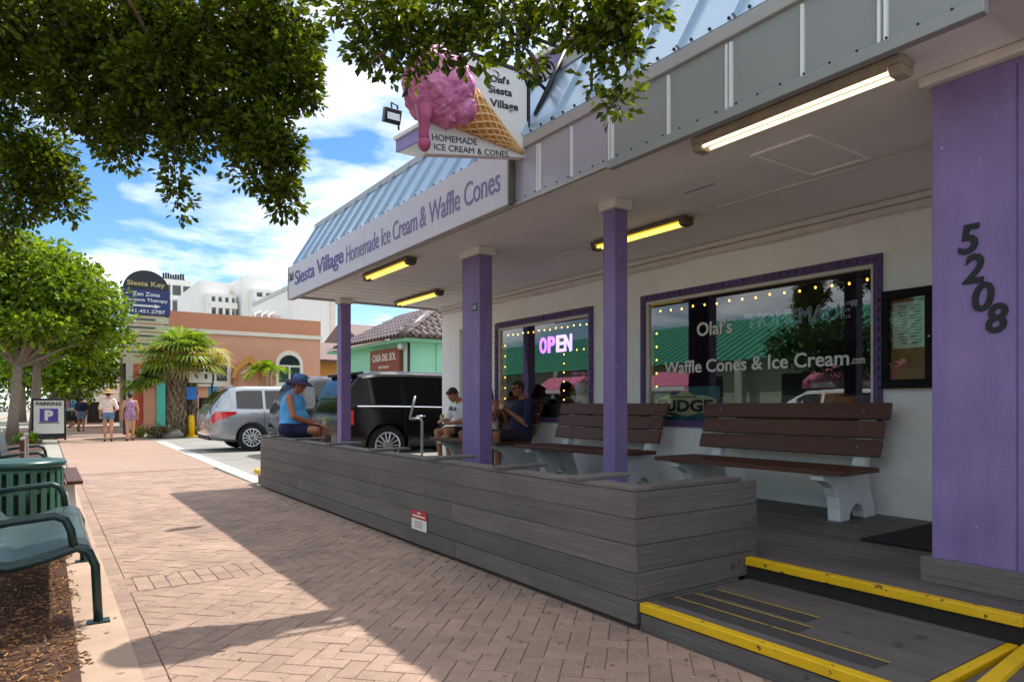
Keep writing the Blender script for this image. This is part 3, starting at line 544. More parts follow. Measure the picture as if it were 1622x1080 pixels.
# benches against the wall
def make_bench(L):
    t = thing('bench', (0, 0, 0), 'x', 'bench', local=True)
    leg = [(.0, .40), (.0, .35), (.09, .33), (.17, .28), (.22, .2), (.245, .1), (.25, .0), (.40, .0), (.41, .05), (.45, .105), (.52, .13), (.59, .105), (.63, .05), (.64, .0), (.82, .0), (.80, .08), (.73, .26), (.70, .4), (.86, .93), (.79, .955), (.62, .45), (.5, .40)]
    for yy in (-L/2+.22, L/2-.22):
        o = MB().prism(leg, 'y', yy-.055, yy+.055).build('leg', 'bench_white', t, bevel=.012)
        MB().prism([(.02, .399), (.02, .33), (-.0, .33), (-.0, .399)], 'y', yy-.03, yy+.03)
    for a in (-.04, .16, .36): B(a, a+.19, -L/2, L/2, .402, .442).build('seat_slat', 'slat', t, bevel=.005)
    for i in range(3):
        u0 = .615+.05*i; z0 = .52+.155*i; m = MT((u0+.02, 0, z0+.07), (0, 1, 0), (.31, 0, .95)); MB().obox(m, L-(.06 if i < 2 else 0), .145, .035).build('back_slat', 'slat', t, bevel=.005)
        for yy in (-L/2+.22, L/2-.22): MB().sphere((u0-.0, yy, z0+.075), .010, 8, 5).build('bolt', 'bolt', t, smooth=True)
    return t
BL = 1.92; bench = make_bench(BL)
specs = [(3.76, 'brown slatted bench with white concrete legs nearest the wide purple pillar'), (6.2, 'brown slatted bench behind the thin purple pillar with nobody on it'), (8.55, 'brown slatted bench with people sitting on it by the neon window')]
for i, (yc, lb) in enumerate(specs):
    o = bench if i == 0 else copytree(bench); o.location = (5.05, yc, DZ); o['label'] = lb; o['group'] = 'benches along the shop wall'
# menu case
mcs = thing('menu_case', (5.95, 2.745, 1.36), 'black framed menu display case hung on the white wall', 'menu case')
y0, y1, z0, z1 = 2.53, 2.955, 1.36, 2.195; f_ = .075
B(5.93, 5.999, y0, y1, z0, z0+f_).build('frame', 'case_black', mcs, bevel=.006); B(5.93, 5.999, y0, y1, z1-f_, z1).build('frame', 'case_black', mcs, bevel=.006)
B(5.93, 5.999, y0, y0+f_, z0+f_, z1-f_).build('frame', 'case_black', mcs, bevel=.006); B(5.93, 5.999, y1-f_*.8, y1, z0+f_, z1-f_).build('frame', 'case_black', mcs, bevel=.006)
B(5.985, 5.998, y0+f_, y1-f_*.8, z0+f_, z1-f_).build('back_board', 'cork', mcs); B(5.944, 5.947, y0+f_, y1-f_*.8, z0+f_, z1-f_).build('pane', 'case_glass', mcs)
pp = B(5.982, 5.984, y0+.10, y1-.075, 1.70, 2.09).build('menu_sheet', 'paper', mcs)
random.seed(21)
for k in range(13):
    zz_ = 2.05-k*.026
    for ya, yb in ((y0+.12, y0+.18+random.random()*.03), (y0+.235, y0+.27+random.random()*.05)): B(5.981, 5.9819, ya, yb, zz_, zz_+.008).build('print_line', 'print', pp)
MB().sphere((5.926, 2.57, 1.78), .01, 8, 6).build('lock', 'chrome', mcs, smooth=True)
# string lights, neon, fudge sign, window goods
def bulbs(name, pts, label):
    t = thing(name, pts[0], label, 'string lights')
    MB().tube([(p[0]+.006, p[1], p[2]+.018) for p in pts], .004, 5).build('cord', 'iron', t)
    for p in pts: MB().sphere(p, (.010, .010, .013), 8, 6).build('bulb', 'bulb', t, smooth=True)
pts = [(6.07, 5.68, 1.12+.16*i) for i in range(7)]+[(6.07, 5.62-.165*i, 2.345-.006*(i % 3)) for i in range(16)]+[(6.07, 3.1, 2.28-.155*i) for i in range(8)]
bulbs('string_lights', pts, 'warm bulb string inside the wide lettered shop window')
pts = [(6.07, 8.94, 1.15+.17*i) for i in range(7)]+[(6.07, 8.85-.135*i, 2.33-.006*(i % 3)) for i in range(15)]
bulbs('string_lights', pts, 'warm bulb string inside the window with the neon sign')
pts = [(6.6, 8.1, 1.3+.14*i) for i in range(6)]+[(6.6, 7.95-.16*i, 2.05) for i in range(5)]+[(6.6, 7.2, 1.95-.15*i) for i in range(4)]
bulbs('string_lights', pts, 'second inner bulb string around the display behind the neon sign')
op = thing('neon_open_sign', (6.08, 7.65, 1.97), 'glowing purple neon OPEN sign in the shop window', 'neon sign')
for ch, yy, mt in (('O', 8.03, 'neon_purple'), ('P', 7.83, 'neon_purple'), ('E', 7.63, 'neon_white'), ('N', 7.45, 'neon_white')): text(ch, mt, op, FX(6.08, yy, 1.98), w=.16, h=.24, ext=.01, bold=.02, name='letter')
hm = thing('neon_script_sign', (6.09, 3.85, 2.0), 'unlit outline tube sign reading HOMEMADE inside the wide window', 'neon sign'); text('"HOMEMADE"', 'neon_off_glow', hm, FX(6.09, 4.45, 2.02), w=1.2, h=.16, name='tubing', outline=.012)
fd = thing('fudge_sign', (6.04, 5.23, 1.0), 'teal and cream FUDGE sign standing behind the glass', 'sign')
B(6.045, 6.06, 4.73, 5.73, 1.0, 1.43).build('board', 'fudge_teal', fd, bevel=.01)
MB().prism([(4.78, 1.13), (4.78, 1.28), (4.95, 1.33), (5.1, 1.33), (5.23, 1.40), (5.36, 1.33), (5.5, 1.33), (5.68, 1.28), (5.68, 1.13), (5.4, 1.13), (5.2, 1.09), (5.0, 1.13)], 'x', 6.041, 6.044).build('shield', 'fudge_cream', fd)
text('FUDGE', 'ink', fd, FX(6.038, 5.64, 1.14), w=.82, h=.14, bold=.04, ext=.001)
for k in range(9): B(6.039, 6.0405, 5.42-k*.045, 5.445-k*.045, 1.30, 1.32).build('print_mark', 'ink', fd)
for yy, sc in ((3.55, 1.0), (3.4, .8)):
    t = thing('waffle_bowl', (6.2, yy, 1.05), 'golden waffle cone in the wide window corner' if sc == 1.0 else 'smaller waffle cone beside the first in the wide window', 'waffle cone')
    MB().lathe([(.02, 0), (.07*sc, .06), (.13*sc, .2*sc+.05), (.12*sc, .2*sc+.05), (.06*sc, .08)], 18, (6.2, yy, 1.08)).build('cone', 'cone', t, smooth=True); B(6.12, 6.28, yy-.06, yy+.06, 1.04, 1.079).build('base', 'counter', t)
tr = thing('cone_tray', (6.35, 6.95, 1.04), 'heap of waffle cones beside the neon window corner', 'waffle cones'); random.seed(2)
B(6.15, 6.55, 6.78, 7.3, 1.04, 1.06).build('tray', 'counter', tr)
for k in range(14):
    a = random.uniform(0, 6.28); c = Vector((random.uniform(6.22, 6.48), random.uniform(6.85, 7.25), 1.1+.05*random.random())); m = Matrix.Rotation(a, 3, 'Z') @ Matrix.Rotation(1.3, 3, 'X'); MB().lathe([(.01, 0), (.035, .1), (.03, .1)], 9, c, mat=m).build('cone', 'cone', tr)
bq = thing('ribbon_bouquet', (6.5, 7.35, 1.1), 'pink ribbon bow display in the neon window', 'bow'); bm_ = MB(); random.seed(4)
for k in range(26):
    c = Vector((6.4+random.uniform(-.06, .06), 7.45+random.uniform(-.25, .25), 1.62+random.uniform(-.07, .07))); bm_.sphere(c, (.035, .06, .03), 8, 5)
bm_.build('bow', 'awning_pink', bq, smooth=True); MB().lathe([(.05, 0), (.08, .3), (.1, .45), (.05, .5)], 12, (6.4, 7.45, 1.06)).build('vase', 'panel_white', bq, smooth=True)
# ------------------------------------------------------------------ hanging ice cream sign
U = Vector((-1, 0, 0)); T0 = Vector((3.30, 4.6, 0))
def sp(u, z, d=0):                                   # u outwards from the pole, d towards the camera side
    nrm = Vector((U.y, -U.x, 0)); nrm = nrm if nrm.y < 0 else -nrm
    p = T0+U*u+nrm*d; return Vector((p.x, p.y, z))
hs_ = thing('ice_cream_sign', T0+Vector((0, 0, 3.2)), 'hanging sign with a huge pink ice cream cone on a black bracket', 'sign')
def sprism(poly, d0, d1):
    n = len(poly); mb = MB(); mb.add([sp(a, b, d0) for a, b in poly]+[sp(a, b, d1) for a, b in poly], [tuple(range(n)), tuple(range(2*n-1, n-1, -1))]+[(i, i+n, (i+1) % n+n, (i+1) % n) for i in range(n)]); return mb
poly = [(-.02, 3.29), (-.02, 3.88), (.01, 3.94), (.08, 3.985), (.54, 3.985), (.98, 3.7), (.93, 3.12)]
sprism(poly, -.04, .04).build('panel', 'panel_white', hs_, bevel=.008)
sprism([(-.022, 3.29), (-.045, 3.29), (-.045, 3.885), (-.01, 3.96), (.075, 4.012), (.54, 4.012), (.54, 3.987), (.08, 3.987), (.008, 3.942), (-.022, 3.88)], -.05, .05).build('rim', 'iron', hs_)
tip = (.0, 3.305); up_ = (.49, 3.68); lo_ = (.63, 3.37)
def conept(s, t):                                    # s along the cone from tip to mouth, t across
    a = (tip[0]+(up_[0]-tip[0])*s, tip[1]+(up_[1]-tip[1])*s); b = (tip[0]+(lo_[0]-tip[0])*s, tip[1]+(lo_[1]-tip[1])*s); th = pi*t
    return (a[0]+(b[0]-a[0])*(1-cos(th))/2, a[1]+(b[1]-a[1])*(1-cos(th))/2, .04+.16*s*sin(th))
mb = MB(); ns, nt = 14, 12; vs = [sp(*conept(.02+1.1*i/ns, j/nt)) for i in range(ns+1) for j in range(nt+1)]
mb.add(vs, [(i*(nt+1)+j, i*(nt+1)+j+1, (i+1)*(nt+1)+j+1, (i+1)*(nt+1)+j) for i in range(ns) for j in range(nt)]); cn = mb.build('cone', 'cone', hs_, smooth=True)
rb = MB()
for k in range(-5, 12):
    for sg_ in (1, -1):
        pts = []
        for i in range(13):
            s_ = .06+1.02*i/12; t_ = .5+sg_*((s_*6.0-k)*.16)
            if 0 <= t_ <= 1: u_, z_, d_ = conept(s_, t_); pts.append(sp(u_, z_, d_+.006))
        if len(pts) > 1: rb.tube(pts, .0085, 6)
rb.tube([sp(u_, z_, d_+.004) for u_, z_, d_ in [conept(.04+1.05*i/10, .04) for i in range(11)]], .01, 6); rb.build('waffle_ribs', 'cone_rib', cn, smooth=True)
def lumpy(c, r, nu, nv, amp, fr, seed):
    mb = MB().sphere((0, 0, 0), 1, nu, nv); off = Vector((seed, seed*2.1, seed*.7)); out = []
    for v in mb.v:
        d = Vector(v); q_ = 1+amp*noise.fractal(d*fr+off, .9, 2.1, 4)+amp*1.3*(abs(noise.noise(d*fr*2.3+off))-abs(noise.noise(d*fr*4.1+off))*.5); out.append((c[0]+d.x*r[0]*q_, c[1]+d.y*r[1]*q_, c[2]+d.z*r[2]*q_))
    mb.v = out; return mb
sc0 = sp(.80, 3.65, .02); lumpy(sc0, (.29, .25, .30), 130, 90, .055, 3.0, 3.1).build('scoop', 'ice_cream', hs_, smooth=True)
sc1 = sp(.66, 3.50, .11); lumpy(sc1, (.13, .12, .12), 50, 34, .08, 3.2, 7.7).build('scoop_lobe', 'ice_cream', hs_, smooth=True)
dp = [sp(.985, 3.44, .12), sp(.985, 3.33, .12), sp(.98, 3.25, .10), sp(.975, 3.17, .10)]; MB().tube(dp, [.075, .045, .038, .046], 14).sphere(dp[3], (.05, .05, .06), 14, 8).build('drip', 'ice_drip', hs_, smooth=True)
nrm = sp(0, 0, 1)-sp(0, 0, 0)
TX = lambda u, z: MT(sp(u, z, .042), -U, (0, 0, 1))
def stext(s, u, z, w, h, mat='ink', bold=0, drop=0.): return text(s, mat, hs_, MT(sp(u, z, .042), -U+Vector((0, 0, -drop)), (0, 0, 1)), w=w, h=h, ext=.003, bold=bold)
stext("Olaf's", .345, 3.826, .185, .058, bold=.02, drop=-.14); stext('Siesta', .363, 3.735, .23, .062, bold=.02, drop=-.1); stext('Village', .345, 3.61, .275, .08, bold=.02, drop=-.1)
stext('HOMEMADE', .875, 3.236, .405, .048, 'sign_text', 0, -.124); stext('ICE CREAM', .858, 3.168, .36, .046, 'sign_text', 0, -.124); stext('& CONES', .47, 3.216, .30, .046, 'sign_text', 0, -.124)
# black iron bracket
ir = MB(); ir.tube([(3.24, 4.58, 3.95), (3.24, 4.58, 4.5)], .022, 8); ir.tube([(3.24, 4.56, 4.32), (3.72, 4.53, 4.30)], .018, 8); ir.tube([(3.72, 4.53, 4.32), (3.40, 4.55, 3.66)], .024, 8); ir.tube([(3.30, 4.56, 4.02), (3.52, 4.55, 3.90)], .014, 8)
def spiral(c, r, a0, turns, sgn=1, n=26):
    pts = []
    for i in range(n): a = a0+sgn*2*pi*turns*i/(n-1); rr_ = r*(1-.85*i/(n-1)); pts.append((c[0]+rr_*cos(a), 4.555, c[1]+rr_*sin(a)))
    return pts
ir.tube(spiral((3.42, 3.98), .09, 0, 1.6), .011, 7); ir.tube(spiral((3.55, 4.10), .075, pi, 1.5, -1), .011, 7); ir.tube(spiral((3.14, 4.14), .07, 0, 1.5), .011, 7)
ir.tube([(2.75, 4.6, 4.03), (2.85, 4.6, 4.12), (2.97, 4.6, 4.22), (3.10, 4.6, 4.29), (3.24, 4.58, 4.3)], .013, 7)
ir.build('bracket', 'iron', hs_, smooth=True)
# flood light on the roof
fl = thing('flood_light', (3.9, 8.4, 5.0), 'small black flood light on an arm beside the pink ice cream', 'lamp')
m = MT((3.86, 8.42, 5.13), (1, 0, 0), (0, .9, .3)); MB().obox(m, .24, .10, .19).build('head', 'iron', fl, bevel=.01); B(3.77, 3.95, 8.36, 8.364, 5.06, 5.16).build('lens', 'panel_white', fl)
MB().tube([(3.87, 8.44, 5.2), (3.87, 8.46, 5.33), (3.98, 8.5, 5.33), (4.0, 8.5, 5.0)], .014, 7).build('arm', 'iron', fl, smooth=True)
# handrail at the far end of the deck
hr = thing('handrail', (5.6, 10.95, 0), 'grey pipe handrail standing at the far end of the deck', 'handrail')
MB().tube([(5.62, 10.97, .2), (5.62, 10.97, .90), (5.60, 10.97, .955), (5.55, 10.97, .97), (5.38, 10.97, .97)], .022, 10).build('post', 'pipe', hr, smooth=True); MB().tube([(5.38, 10.97, .97), (5.50, 11.0, 1.38)], .020, 10).build('rail', 'pipe', hr, smooth=True)
# ------------------------------------------------------------------ street furniture on the left
def metal_bench(L):
    t = thing('metal_bench', (0, 0, 0), 'x', 'bench', local=True)
    prof = [(.50, .36), (.52, .40), (.50, .435), (.45, .45), (.36, .435), (.24, .40), (.14, .385), (.07, .40), (.02, .46), (-.02, .56), (-.05, .70), (-.08, .82), (-.12, .86)]
    n = len(prof); mb = MB(); vs = []
    for k, yy in enumerate((-L/2+.03, L/2-.03)):
        vs += [(a, yy, b) for a, b in prof]+[(a, yy, b-.018) if i > 1 else (a-.02, yy, b-.012) for i, (a, b) in enumerate(prof)]
    m2 = 2*n; fs = []
    for i in range(n-1): fs += [(i, i+1, m2+i+1, m2+i), (n+i, m2+n+i, m2+n+i+1, n+i+1), (i, n+i, n+i+1, i+1), (m2+i, m2+i+1, m2+n+i+1, m2+n+i)]
    fs += [(0, m2, m2+n, n), (n-1, 2*n-1, m2+2*n-1, m2+n-1)]
    mb.add(vs, fs); o = mb.build('seat', 'seat_metal', t, smooth=True)
    o.modifiers.new('es', 'EDGE_SPLIT').split_angle = radians(50)
    for yy in (-L/2, L/2):
        MB().tube([(.545, yy, 0), (.53, yy, .32), (.50, yy, .40), (.44, yy, .43), (.3, yy, .385), (.14, yy, .355), (.05, yy, .37), (.0, yy, .44), (-.04, yy, .56), (-.08, yy, .74), (-.12, yy, .87)], .024, 10).build('end_frame', 'dark_green', t, smooth=True)
        MB().tube([(.43, yy, .425), (.415, yy, .53), (.39, yy, .59), (.34, yy, .615), (.15, yy, .60), (-.05, yy, .57)], .022, 10).build('armrest', 'dark_green', t, smooth=True)
        MB().tube([(.0, yy, .42), (-.04, yy, .2), (-.1, yy, 0)], .024, 10).build('leg', 'dark_green', t, smooth=True)
        B(.49, .60, yy-.04, yy+.04, 0, .012).build('foot_plate', 'dark_green', t)
    return t
b1_ = metal_bench(1.78); b1_.location = (-.30, 5.32, .0); b1_['label'] = 'dark green metal bench with curved seat in the left foreground'; b1_['group'] = 'green metal benches'
b2_ = copytree(b1_, loc=(-.42, 11.3, .0)); b2_['label'] = 'second metal bench behind the green litter bin'
cn_ = thing('litter_bin', (-.2, 7.25, 0), 'round green slatted litter bin behind the metal bench', 'litter bin'); cx, cy = -.2, 7.25
MB().lathe([(.28, .05), (.28, .66), (.26, .66), (.26, .05)], 28, (cx, cy, 0)).build('liner', 'can_inner', cn_, smooth=True)
for k in range(26):
    a = 2*pi*k/26; m = MT((cx+.33*cos(a), cy+.33*sin(a), .36), (-sin(a), cos(a), 0), (0, 0, 1)); MB().obox(m, .046, .60, .012).build('slat', 'can_green', cn_)
for z in (.08, .28, .48, .66): MB().lathe([(.318, z-.02), (.323, z-.02), (.323, z+.02), (.318, z+.02)], 30, (cx, cy, 0)).build('hoop', 'can_green', cn_, smooth=True)
MB().lathe([(.2, .70), (.345, .68), (.36, .705), (.35, .735), (.22, .745), (.2, .735)], 32, (cx, cy, 0)).build('lid_ring', 'green_metal', cn_, smooth=True)
wb = thing('wood_bench', (.1, 8.7, 0), 'weathered brown wooden bench end beyond the litter bin', 'bench')
for i in range(3): B(-.12+.145*i, .015+.145*i, 7.85, 9.6, .44, .475).build('seat_slat', 'slat', wb, bevel=.004)
for i in range(3): B(-.2, -.165, 7.85, 9.6, .52+i*.13, .63+i*.13).build('back_slat', 'slat', wb, bevel=.004)
for yy in (8.1, 9.35):
    MB().prism([(.22, .0), (.27, .0), (.24, .43), (-.15, .43), (-.16, .9), (-.2, .9), (-.2, .0), (-.14, .0), (-.13, .35), (.2, .35)], 'y', yy-.03, yy+.03).build('leg', 'bench_white', wb)
af = thing('parking_sign', (.1, 28.2, 0), 'white and violet A-frame PARKING sign standing on the sidewalk', 'sign')
rx = MT((.1, 28.1, .75), (1, .0, 0), (0, .12, 1)); 
MB().obox(rx, .98, 1.40, .04).build('frame', 'ink', af, bevel=.03); MB().obox(MT((.1, 28.07, .80), (1, 0, 0), (0, .12, 1)), .86, 1.14, .03).build('panel', 'paper', af)
MB().obox(MT((.1, 28.052, .86), (1, 0, 0), (0, .12, 1)), .52, .46, .01).build('symbol_panel', 'parking_violet', af); text('P', 'paper', af, MT((.1, 28.02, .68), (1, 0, 0), (0, .12, 1)), h=.36, bold=.06, align='CENTER'); text('PARKING', 'ink', af, MT((.1, 28.075, 1.20), (1, 0, 0), (0, .12, 1)), w=.72, h=.12, bold=.02, align='CENTER')
for z in (.60, .52, .44): MB().obox(MT((.1, 28.03, z), (1, 0, 0), (0, .12, 1)), .6, .03, .01).build('print_line', 'print', af)
for x in (-.37, .57): MB().tube([(x, 28.0, 0), (x, 28.12, .9)], .03, 6).build('leg', 'ink', af); MB().tube([(x, 28.6, 0), (x, 28.2, 1.3)], .03, 6).build('leg', 'ink', af)
# sign group by the lot entrance
pl_ = thing('pylon_sign', (3.45, 31.6, 0), 'tall round-topped shop directory sign with a navy massage panel', 'sign'); yb_ = 31.6; x0, x1 = 2.60, 4.28
MB().prism([(x0, 6.02)]+[((x0+x1)/2-(x1-x0)/2*cos(pi*i/16), 6.02+.78*sin(pi*i/16)) for i in range(17)]+[(x1, 6.02)], 'y', yb_, yb_+.2).build('top_panel', 'sign_black', pl_)
text('Siesta Key', 'sign_gold', pl_, FY(3.44, yb_-.01, 6.08), w=1.4, h=.26, align='CENTER', bold=.02)
B(x0-.05, x1+.05, yb_-.02, yb_+.2, 4.95, 6.0).build('navy_panel', 'sign_navy', pl_)
text('Zen Zone', 'panel_white', pl_, FY(3.44, yb_-.03, 5.72), w=1.0, h=.17, align='CENTER', bold=.02); text('Massage Therapy', 'panel_white', pl_, FY(3.44, yb_-.03, 5.46), w=1.6, h=.17, align='CENTER', bold=.02); text('941.451.2787', 'panel_white', pl_, FY(3.44, yb_-.03, 5.02), w=1.4, h=.15, align='CENTER', bold=.02)
MB().prism([(2.95, 5.28), (3.75, 5.28), (3.75, 5.23), (3.98, 5.32), (3.75, 5.41), (3.75, 5.36), (2.95, 5.36)], 'y', yb_-.035, yb_-.021).build('arrow', 'panel_white', pl_)
for k in range(6): B(x0, x1, yb_+.02, yb_+.12, 4.62-k*.34, 4.90-k*.34).build('directory_slat', 'sign_slat', pl_)
for k in range(5): B(x0+.15, x1-.5, yb_+.01, yb_+.019, 4.72-k*.34, 4.80-k*.34).build('print_line', 'print', pl_)
for x in (x0+.02, x1-.1): B(x, x+.1, yb_+.13, yb_+.23, 0, 6.0).build('post', 'sign_black', pl_)
ys_ = thing('pay_sign', (5.15, 29.6, 0), 'white pay parking board with a yellow notice above it', 'sign'); 
for x in (4.72, 5.55): B(x, x+.06, 29.6, 29.66, 0, 2.75).build('post', 'ink', ys_)
B(4.7, 5.63, 29.55, 29.599, 2.02, 2.72).build('frame', 'ink', ys_); B(4.76, 5.57, 29.53, 29.549, 2.06, 2.5).build('panel', 'paper', ys_); B(4.76, 5.57, 29.53, 29.549, 2.54, 2.66).build('header', 'sign_navy', ys_); B(4.9, 5.4, 29.52, 29.6, 2.74, 3.2).build('notice', 'yellow_sign', ys_); B(5.1, 5.18, 29.51, 29.519, 2.8, 2.95).build('mark', 'ink', ys_)
for x in (4.95, 5.3): B(x, x+.1, 29.52, 29.529, 2.22, 2.4).build('mark', 'sign_navy', ys_)
B(4.85, 5.45, 29.52, 29.529, 2.58, 2.62).build('print_line', 'paper', ys_); B(4.97, 5.33, 29.51, 29.519, 3.05, 3.1).build('print_line', 'print', ys_)
bs = thing('blue_sign', (4.55, 27.9, 0), 'blue square sign on a yellow bollard base by the palm', 'sign'); B(4.38, 4.74, 27.88, 27.91, 1.42, 1.9).build('panel', 'blue_sign', bs, bevel=.03); MB().tube([(4.56, 27.93, .7), (4.56, 27.93, 1.8)], .03, 8).build('pole', 'ink', bs); MB().lathe([(.11, 0), (.11, .75), (.09, .82), (.02, .84)], 14, (4.56, 27.93, 0)).build('bollard', 'yellow_paint', bs, smooth=True); MB().lathe([(.32, 0), (.32, .05), (.28, .06)], 14, (4.7, 27.93, 0)).build('base', 'yellow_paint', bs)
ys_.location = (4.88, 28.05, 0)
kk = thing('pay_kiosk', (5.1, 28.2, 0), 'black parking pay machine with a blue top sign', 'kiosk'); B(4.93, 5.38, 28.2, 28.6, 0, 1.5).build('cabinet', 'ink', kk, bevel=.03); B(5.02, 5.3, 28.18, 28.199, 1.15, 1.35).build('screen', 'window_teal', kk); B(5.22, 5.6, 28.25, 28.3, 1.5, 1.95).build('top_sign', 'cyan_sign', kk, bevel=.05)
# ------------------------------------------------------------------ vehicles
def ev(o, keep=False):
    dg = bpy.context.evaluated_depsgraph_get(); me = bpy.data.meshes.new_from_object(o.evaluated_get(dg))
    if not keep:
        old = o.data; bpy.data.objects.remove(o); bpy.data.meshes.remove(old)
    return me
def car(name, label, loc, rz, st, paint, wheels, wr, tails, panes, rearx, group, handles=(), trims=(), plate=None, rails=None, spoiler=None):
    t = thing(name, loc, label, 'car', group, rz, local=True)
    def sec(x):
        i = 0
        while i < len(st)-2 and x > st[i+1][0]: i += 1
        a, b = st[i], st[i+1]; k = (x-a[0])/(b[0]-a[0]); _, zb, zl, zr, wb, wt_ = [p+(q-p)*k for p, q in zip(a, b)]
        return [(0, zb), (wb*.84, zb), (wb*.955, zb+.07), (wb*.99, zb+.22*(zl-zb)), (wb, zb+.62*(zl-zb)), (wb*.985, zl-.05), (wb*.955, zl), (wt_+.02, zr-.075), (wt_*.93, zr-.02), (wt_*.6, zr), (0, zr)]
    xs = []
    for i in range(len(st)-1):
        n = max(1, int((st[i+1][0]-st[i][0])/.12)); xs += [st[i][0]+(st[i+1][0]-st[i][0])*k/n for k in range(n)]
    xs.append(st[-1][0]); mb = MB(); np_ = 20
    for x in xs:
        s_ = sec(x); ring = [(x, y, z) for y, z in s_]+[(x, -y, z) for y, z in s_[-2:0:-1]]; mb.v += ring
    for i in range(len(xs)-1):
        for j in range(np_): mb.f.append((i*np_+j, i*np_+(j+1) % np_, (i+1)*np_+(j+1) % np_, (i+1)*np_+j)); mb.m.append(0)
    mb.f += [tuple(range(np_))[::-1], tuple(range((len(xs)-1)*np_, len(xs)*np_))]; mb.m += [0, 0]
    body = mb.build('body', paint, t); cu = MB(); W_ = max(s[4] for s in st)
    for wx in wheels:
        for sg_ in (-1, 1): cu.tube([(wx, sg_*(W_-.28), wr), (wx, sg_*(W_+.1), wr)], wr+.065, 28)
    co = cu.build('cut', 'plastic'); co.location = (0, 0, 0); co.data.transform(Matrix.Translation(ORG[co.as_pointer()]))
    bo = body.modifiers.new('b', 'BOOLEAN'); bo.object = co; bo.solver = 'EXACT'; body.parent = None
    me = ev(body, True); old = body.data; body.data = me; body.modifiers.clear(); body.parent = t; bpy.data.objects.remove(co)
    me.polygons.foreach_set('use_smooth', [True]*len(me.polygons)); es = body.modifiers.new('es', 'EDGE_SPLIT'); es.split_angle = radians(32)
    def patch(nm, mat, x0, x1, k0, f0, k1, f1, sides=(1, -1), off=.006, n=6, slant=0., parent=None, taper=0.):
        for sg_ in sides:
            m2 = MB(); vs = []
            for i in range(n+1):
                for (k, f, sl_) in ((k0, f0, 0), (k1, f1, slant)):
                    x = x0+(x1-x0)*i/n+sl_*(1 if x0 < 9 else 0); s_ = sec(x); f = f+(f1-f)*taper*(i/n)**.8 if (f == f0 and taper) else f; a, b = s_[k], s_[k+1]; y, z = a[0]+(b[0]-a[0])*f, a[1]+(b[1]-a[1])*f; dy_, dz_ = b[0]-a[0], b[1]-a[1]; l = math.hypot(dy_, dz_) or 1
                    vs.append((x, sg_*(y+dz_/l*off), z-dy_/l*off))
            m2.add(vs, [(2*i, 2*i+1, 2*i+3, 2*i+2) for i in range(n)]); m2.build(nm, mat, parent or t, smooth=True)
    for x0, x1, sl_ in panes: patch('side_window', 'car_glass', x0, x1, 6, .05, 6, .9, slant=sl_)
    # rear window: follows the sloping tail
    m2 = MB(); vs = []; nx_ = 6
    for i in range(nx_+1):
        x = rearx[0]+(rearx[1]-rearx[0])*i/nx_; s_ = sec(x); w_ = s_[7][0]*.9; zt = s_[10][1]
        for y in (-w_, -w_*.5, 0, w_*.5, w_): vs.append((x-.012, y, zt-(.012 if abs(y) > w_*.8 else 0)+.008))
    m2.add(vs, [(i*5+j, i*5+j+1, (i+1)*5+j+1, (i+1)*5+j) for i in range(nx_) for j in range(4)]); m2.build('rear_window', 'car_glass', t, smooth=True)
    for x0, x1, f0, f1 in tails: patch('tail_light', 'tail_red', x0, x1, 4, f0, 4, f1, off=.012, n=10, taper=.85 if x1 > .5 else .15)
    for x0, x1, k, f0, f1, mt in trims: patch('trim', mt, x0, x1, k, f0, k, f1, off=.012, n=14)
    for gx in (st and [p[0]-.055 for p in panes[1:]]+[panes[-1][1]+.12]):
        for k_, fa, fb in ((3, 0, 1), (4, 0, 1), (5, 0, 1)): patch('door_gap', 'plastic', gx-.005, gx+.005, k_, fa, k_, fb, off=.003, n=1)
    for k_ in (2,): patch('sill', 'plastic', wheels[0]+wr+.1, wheels[1]-wr-.1, k_, 0, k_, .6, off=.006, n=8)
    for hx in handles:
        for sg_ in (-1, 1):
            y = sec(hx)[5][0]*sg_; MB().tube([(hx-.11, y, .98), (hx-.08, y+sg_*.03, .985), (hx+.08, y+sg_*.03, .985), (hx+.11, y, .98)], .018, 8).build('door_handle', 'chrome', t, smooth=True)
    for wx in wheels:
        for sg_ in (-1, 1):
            yo = sg_*(W_-.02); yi = sg_*(W_-.25); w = MB().tube([(wx, yi, wr), (wx, yi+sg_*.03, wr), (wx, yo-sg_*.03, wr), (wx, yo, wr)], [wr*.93, wr, wr, wr*.95], 30).build('wheel', 'rubber', t, smooth=False)
            MB().tube([(wx, yo-sg_*.01, wr), (wx, yo+sg_*.004, wr)], wr*.66, 26).build('rim_back', 'plastic', w)
            ri = MB()
            for k in range(14):
                a = 2*pi*k/14; r0, r1 = wr*.14, wr*.64; ri.tube([(wx+r0*cos(a), yo+sg_*.012, wr+r0*sin(a)), (wx+r1*cos(a), yo+sg_*.012, wr+r1*sin(a))], .014, 6)
            pr = [(wx+wr*.66*cos(2*pi*k/24), yo+sg_*.010, wr+wr*.66*sin(2*pi*k/24)) for k in range(25)]; ri.tube(pr, .016, 6, cap=False); ri.tube([(wx, yo, wr), (wx, yo+sg_*.03, wr)], wr*.16, 14); ri.build('rim', 'rim', w)
    for sg_ in (-1, 1): MB().sphere((panes[-1][1]+.02, sg_*(W_+.06), sec(3.2)[6][1]+.08), (.07, .13, .09), 12, 8).build('side_mirror', paint, t, smooth=True)
    if plate: MB().box(plate[0]-.02, plate[0], -.16, .16, plate[1], plate[1]+.16).build('number_plate', 'plate', t)
    if rails:
        for sg_ in (-1, 1): MB().tube([(rails[0], sg_*rails[2], rails[3]-.05), (rails[0]+.12, sg_*rails[2], rails[3]+.03), (rails[1]-.12, sg_*rails[2], rails[3]+.03), (rails[1], sg_*rails[2], rails[3]-.05)], .022, 8).build('roof_rail', 'chrome', t, smooth=True)
